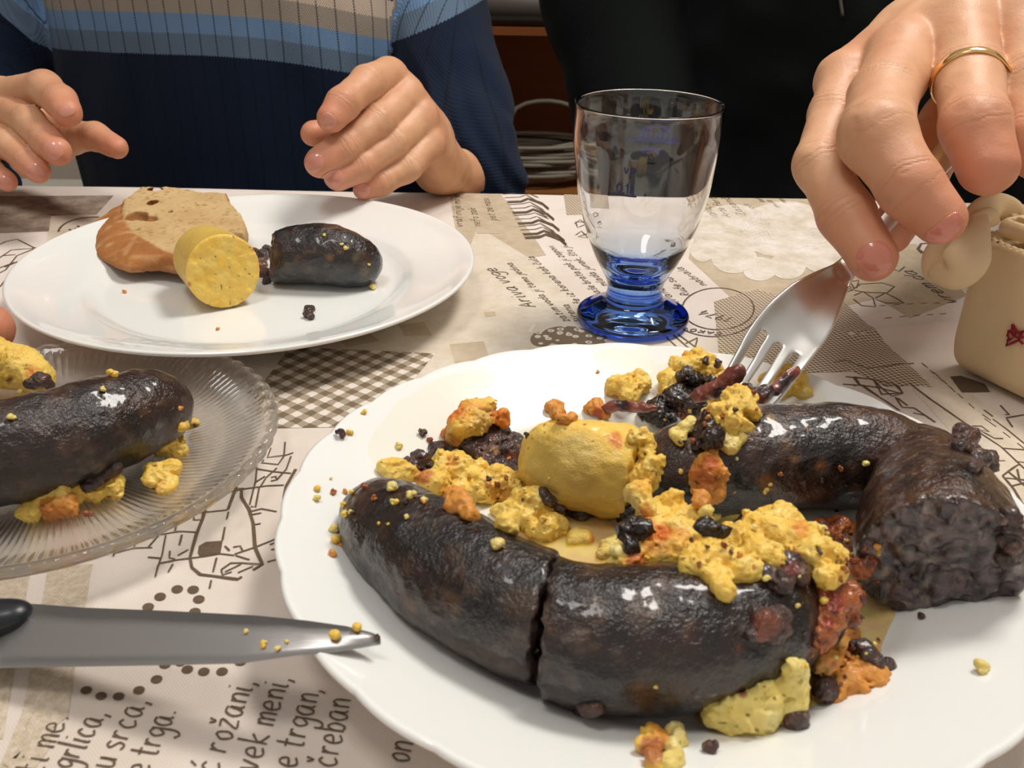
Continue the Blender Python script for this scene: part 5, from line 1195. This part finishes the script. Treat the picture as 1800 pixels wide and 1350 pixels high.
def bread():
    A_ = np.array([G(x, y, top_h)[:2] for x, y in outl]); ce = A_.mean(0)
    zb = T+.0125; zt2 = T+top_h
    holes = [(hx, hy, hr, sx) for hx, hy, hr, sx in [(243, 342, 9, 1.0), (274, 342, 12, 1.6), (270, 362, 10, 1.1), (246, 360, 6, 1), (240, 382, 13, 1.4), (262, 386, 9, 1.5), (368, 343, 7, 1.2), (320, 342, 5, 1.5), (300, 375, 4, 1), (335, 343, 4, 1.6), (225, 362, 4, 1)]]
    HL = [(G(x, y, top_h), r*.62/F, sx) for x, y, r, sx in holes]
    def d2(p):
        q = p[:, :2]; k = np.clip((zt2-p[:, 2])/(zt2-zb), 0, 1); dirn = (q-ce)/(np.linalg.norm(q-ce, axis=1)[:, None]+1e-9)
        wl = np.clip(-dirn[:, 0]*1.15-dirn[:, 1]*.55, 0, 1)*np.clip((ce[0]+.012-q[:, 0])/.03, 0, 1)
        wl = np.maximum(wl, .30*np.clip(-dirn[:, 1], 0, 1)*np.clip((ce[0]+.015-q[:, 0])/.02, 0, 1))
        return poly_sdf(q, A_)-wl*.021*np.sin(np.clip(k*1.15, 0, 1)*PI/2)
    def fn(p):
        d = d2(p); tilt = .05*(p[:, 1]-ce[1])-.04*(p[:, 0]-ce[0]); z = p[:, 2]
        e = np.maximum(z-zt2-tilt, zb+.0005-z)
        d = -smin(-d, -e, .005)+.0006*noise(p, 120)+.0004*noise(p, 400, 1)
        inside = poly_sdf(p[:, :2], A_)
        for c, r, sx in HL:
            q = (p-c)*np.array([1/sx, 1.0/1.5, 1]); d = -smin(d*-1, np.linalg.norm(q, axis=1)-r, .0012)
        return d
    lo = np.array([A_[:, 0].min()-.03, A_[:, 1].min()-.03, zb-.004]); hi = np.array([A_[:, 0].max()+.01, A_[:, 1].max()+.01, zt2+.008])
    V, Fc = nets(fn, lo, hi, .0009, .004)
    ins = -poly_sdf(V[:, :2], A_); zt_v = V[:, 2]-zt2-.05*(V[:, 1]-ce[1])+.04*(V[:, 0]-ce[0])
    rip = np.clip((proj(V)[0]-372)/14, 0, 1)
    crumbw = np.clip((zt_v+.0030)/.0022, 0, 1)*np.clip((ins-.0008)/.0016, 0, 1)
    crumbw = np.maximum(crumbw, rip*np.clip((proj(V)[1]-352)/10, 0, 1)*np.clip((zt2-.0-V[:, 2])*0+1, 0, 1))
    crumb = lerp(C_(218, 188, 138), C_(202, 168, 116), noise(V, 70)*.5+.5); crumb = lerp(crumb, C_(160, 122, 72), (noise(V, 500, 1)-.35)*1.6)
    crust = lerp(C_(190, 128, 72), C_(156, 98, 56), noise(V, 60)*.5+.5); crust = lerp(crust, C_(208, 160, 112), (noise(V, 200, 1)-.1)*1.2); crust = lerp(crust, C_(172, 136, 110), np.clip(1-(V[:, 2]-zb)/.006, 0, 1)*.5)
    c = lerp(crust, crumb, crumbw)
    for q, r, sx in HL: c = lerp(c, C_(170, 126, 70), np.clip((r*1.15-np.linalg.norm((V-q)*np.array([1/sx, 1/1.5, 1]), axis=1))/(.4*r), 0, 1)*.8)
    mesh('bread_slice', V, Fc, M['bread'], None, 'slice of brown bread with a browned crust and large holes', 'bread', col=c); remember(V, Fc)
bread(); corn_half()
sausage('blood_sausage', 'blood sausage half with a torn left end on the far plate', [(470, 462, .0105, fz+.0118), (500, 452, .0150, fz+.0155), (545, 446, .0172, fz+.0175), (600, 452, .0165, fz+.0168), (636, 464, .0125, fz+.0128)], [(G(478, 462, fz+.013), unit(np.array([-1, -.15, .15])))], skinargs=dict(blue=.8, lo=fz, hi=fz+.017), grain=.0016,
        sp=[(468, 470, 22, (104, 66, 48)), (580, 452, 9, (120, 84, 50)), (500, 462, 8, (92, 84, 64)), (640, 478, 14, (96, 84, 66)), (625, 452, 8, (92, 78, 50))])
chunk('filling_clump', 'crumbled filling at the torn end of the far blood sausage', [(463, 455, 9), (460, 470, 9), (466, 485, 8), (470, 445, 8), (470, 497, 6), (452, 446, 4)], 'dark', lift=.5, sp=[(462, 465, 18, (112, 70, 48))])
chunk('filling_clump', 'single dark crumb standing alone on the far plate', [(543, 558, 6), (544, 550, 5), (540, 545, 3), (549, 546, 3), (546, 562, 4)], 'dark', lift=.8, res=.0005)
# glass plate
sausage('blood_sausage', 'large glossy blood sausage on the glass plate', [(-110, 812, .0185, .0270), (0, 795, .0192, .0278), (90, 775, .0190, .0275), (180, 748, .0182, .0268), (250, 726, .0160, .0250), (276, 718, .0138, .0235)], [], skinargs=dict(blue=.35, lo=.008, hi=.020, brown=.5))
chunk('corn_sausage', 'yellow corn sausage end behind the sausage on the glass plate', [(-30, 668, 40), (10, 664, 34), (45, 668, 28), (70, 682, 20)], 'corn', lift=.7, rough=.5, kk=.006, cat='sausage', sp=[(18, 668, 7, (120, 60, 30)), (70, 676, 12, (120, 64, 36))])
chunk('filling_clump', 'brown filling crumbs beside the yellow sausage end', [(75, 676, 10), (62, 682, 9), (88, 682, 7)], 'dark', lift=.9)
chunk('corn_crumble', 'yellow crumble strip in front of the sausage on the glass plate', [(60, 895, 18), (90, 885, 22), (125, 880, 24), (160, 870, 20), (190, 860, 20), (205, 870, 13), (55, 908, 13), (100, 868, 16)], 'corn', lift=.5, sp=[(110, 898, 26, (216, 128, 44))])
chunk('crust_piece', 'orange crust in front of the yellow crumble strip', [(105, 898, 20), (122, 900, 15), (90, 902, 13)], 'orange', lift=.6)
chunk('corn_crumble', 'yellow crumble lying alone on the ribs of the glass plate', [(280, 845, 17), (298, 838, 16), (270, 832, 11), (300, 852, 10), (290, 862, 9)], 'corn', lift=.5, sp=[(291, 836, 3, (120, 60, 30))])
chunk('corn_crumble', 'yellow crumble touching the sausage tip on the glass plate', [(300, 795, 15), (290, 785, 14), (312, 802, 10), (280, 795, 10), (318, 780, 7)], 'corn', lift=.5)
chunk('filling_clump', 'dark filling crumbs under the sausage on the glass plate', [(195, 832, 10), (180, 842, 9), (165, 850, 9), (205, 822, 8), (155, 858, 6)], 'dark', lift=.5)
chunk('crust_piece', 'toasted crumb with a dark tip beside the sausage tip', [(325, 752, 7), (334, 750, 6), (343, 748, 5), (316, 755, 6)], 'toast', lift=.6, sp=[(342, 749, 8, (80, 44, 34))])

# loose crumbs: a few shapes, copied one by one
CR = {}
def crumb_shapes():
    for sty in ('corn', 'pale', 'orange', 'dark', 'red'):
        CR[sty] = []
        for k in range(3):
            off = rng.rand(3)*3; g = [(rng.rand(3)*1.1-.55, .45+.35*rng.rand()) for _ in range(4)]
            def fn(p):
                d = None
                for c, r in g: e = np.linalg.norm(p-c, axis=1)-r; d = e if d is None else smin(d, e, .25)
                return d+.13*noise(p+off, 2.2)+.06*noise(p+off, 6, 1)
            V, Fc = nets(fn, np.full(3, -1.7), np.full(3, 1.7), .14, .3)
            V = V/np.abs(V).max(); V[:, 2] -= V[:, 2].min()
            cf, mt = STY[sty]; CR[sty].append((V, Fc, cf(V*.003+off), M[mt]))
crumb_shapes()
PR = {}
def crumb(px, py, r, sty, label, group, flat=1.0):
    h = hit(px, py); d = dep(h); s_ = r*d/F; k = rng.randint(3)
    if (sty, k) not in PR:
        V, Fc, c, mt = CR[sty][k]
        me = bpy.data.meshes.new('crumb'); me.from_pydata(V.tolist(), [], Fc.tolist()); me.polygons.foreach_set('use_smooth', [True]*len(me.polygons))
        at = me.attributes.new('Col', 'FLOAT_COLOR', 'POINT'); at.data.foreach_set('color', np.c_[c, np.ones(len(c))].astype(np.float32).ravel()); me.materials.append(mt); PR[(sty, k)] = me
    o = bpy.data.objects.new('crumb', PR[(sty, k)]); COL.objects.link(o); o.location = h-np.array([0, 0, s_*.12]); o.scale = (s_, s_, s_*flat); o.rotation_euler = (0, 0, rng.rand()*6.28)
    return props(o, label, 'crumb', group)
singles = [(598, 768, 11, 'dark', 'dark crumb on the left rim of the large plate'), (615, 762, 8, 'corn', 'yellow crumb touching the dark crumb on the left rim'), (640, 728, 7, 'corn', 'yellow crumb on the upper left rim of the large plate'),
 (742, 766, 10, 'dark', 'dark crumb left of the tan crust'), (756, 776, 7, 'red', 'red brown crumb beside the dark crumb left of the tan crust'), (700, 788, 9, 'pale', 'pale crumb in the oil left of the tan crust'),
 (560, 862, 8, 'corn', 'upper of two yellow crumbs at the left rim of the large plate'), (558, 878, 9, 'pale', 'lower of two yellow crumbs at the left rim of the large plate'), (640, 858, 8, 'red', 'red brown crumb behind the left sausage tip'),
 (588, 935, 12, 'pale', 'yellow crumb beside the left sausage tip'), (590, 952, 11, 'corn', 'yellow crumb with a dark speck left of the left sausage half'), (600, 958, 8, 'orange', 'orange crumb against the left sausage half'), (588, 976, 10, 'orange', 'lowest orange crumb left of the left sausage half'),
 (605, 908, 8, 'corn', 'yellow crumb above the left sausage tip'), (1721, 1180, 18, 'pale', 'pale cube of corn alone at the right front of the large plate'), (1620, 1087, 9, 'dark', 'dark crumb in front of the cut sausage end'),
 (1250, 1318, 18, 'dark', 'dark cubic crumb at the front rim of the large plate'), (1050, 655, 4, 'orange', 'tiny orange crumb on the back rim of the large plate'), (925, 770, 8, 'dark', 'dark crumb beside the corn sausage left end'),
 (870, 963, 17, 'pale', 'pale corn bit on top of the left sausage half'), (722, 873, 12, 'pale', 'pale crumb on the left sausage tip, right one'), (692, 862, 14, 'pale', 'pale crumb on the left sausage tip, middle one'), (690, 886, 8, 'pale', 'small pale crumb below the pale crumb on the left sausage tip'), (745, 880, 9, 'pale', 'pale crumb nearest the orange crumb on the left sausage half'),
 (1542, 963, 10, 'orange', 'yellow crumb on the dark side of the cut sausage end'), (1545, 975, 7, 'corn', 'smaller yellow crumb on the dark side of the cut sausage end'), (1448, 1062, 10, 'corn', 'yellow crumb between the front sausage half and the oil'),
 (1518, 818, 9, 'pale', 'pale crumb on the back sausage near its right end'), (1325, 932, 9, 'pale', 'crumb behind the long yellow crumble'), (1442, 930, 9, 'pale', 'upper pale crumb right of the long yellow crumble'), (1456, 942, 8, 'pale', 'lower pale crumb right of the long yellow crumble'),
 (1346, 1020, 10, 'pale', 'pale crumb below the long yellow crumble on the front sausage'), (942, 1145, 7, 'pale', 'pale crumb in the gap between the two front sausage halves'), (1152, 1210, 5, 'corn', 'yellow speck low on the front sausage half'),
 (1240, 640, 9, 'dark', 'dark bead above the crumble left of the fork'), (1262, 646, 10, 'dark', 'dark bead beside the left fork tine'),
 (465, 1136, 9, 'corn', 'yellow crumb on the knife blade nearest the handle'), (590, 1120, 13, 'corn', 'yellow crumb on the knife blade over the plate rim'), (630, 1106, 11, 'corn', 'yellow crumb on the back of the knife near its tip'), (434, 1112, 6, 'pale', 'pale crumb high on the knife blade'), (505, 1130, 6, 'pale', 'pale smear of crumb in the middle of the blade'), (490, 1143, 8, 'pale', 'flat pale crumb at the cutting edge'), (662, 1122, 6, 'dark', 'dark bit on the knife tip'),
 (219, 515, 5, 'orange', 'orange red speck left on the far plate'), (232, 478, 3, 'red', 'tiny red speck beneath the bread'), (384, 580, 4, 'orange', 'orange speck at the front of the far plate'), (448, 441, 5, 'red', 'red brown scrap between the two far sausages'), (655, 509, 8, 'pale', 'yellow crumb in front of the far blood sausage'),
 (602, 432, 5, 'pale', 'left pale bit on the far blood sausage'), (608, 438, 6, 'pale', 'larger pale bit on the far blood sausage'), (648, 467, 4, 'pale', 'pale bit at the right end of the far blood sausage'), (569, 415, 4, 'pale', 'pale bit on top of the far blood sausage'),
 (22, 738, 10, 'pale', 'pale crumb on the left of the glass plate sausage'), (180, 688, 7, 'pale', 'pale crumb on the ridge of the glass plate sausage'), (200, 660, 12, 'corn', 'yellow crumb behind the glass plate sausage'), (35, 692, 8, 'pale', 'pale crumb between the yellow end and the glass plate sausage'), (155, 908, 9, 'red', 'red brown crumb at the right of the orange crust on the glass plate'), (318, 722, 7, 'orange', 'orange crumb at the tip of the glass plate sausage')]
for px, py, r, sty, lb in singles: crumb(px, py, r, sty, lb, 'loose crumbs of the meal', .8 if sty != 'dark' else 1)
chunk('crust_piece', 'brown toasted crust at the front rim of the large plate', [(1146, 1300, 14), (1140, 1322, 16), (1160, 1312, 14), (1148, 1345, 18), (1142, 1288, 8)], 'toast', lift=.5, sp=[(1145, 1318, 34, (176, 104, 60))])
chunk('corn_crumble', 'yellow crumb joined to the toasted crust at the front rim', [(1185, 1292, 12), (1196, 1308, 11), (1180, 1320, 12), (1190, 1340, 13), (1176, 1350, 14)], 'pale', lift=.5)
# fine grit scattered through the food, many alike
for k in range(110):
    c = [(1470, 1140, 70, 70), (1300, 980, 140, 50), (880, 850, 110, 50), (1250, 730, 110, 40), (1480, 980, 40, 50), (1380, 850, 140, 50), (640, 900, 70, 80)][k % 7]
    x, y = c[0]+rng.randn()*c[2]*.5, c[1]+rng.randn()*c[3]*.5
    sty = ['pale', 'corn', 'orange', 'dark', 'red'][rng.randint(5)]
    crumb(x, y, 3.5+3.5*rng.rand(), sty, 'tiny food crumb '+['in the oily scraps at the right', 'on the long yellow crumble', 'behind the left sausage half', 'around the fork tines', 'beside the cut sausage end', 'stuck to the back sausage', 'around the left sausage tip'][k % 7]+' of the large plate', 'tiny crumbs '+['in the oily scraps', 'on the long crumble', 'behind the left sausage', 'around the fork tines', 'beside the cut sausage end', 'on the back sausage', 'at the left sausage tip'][k % 7])
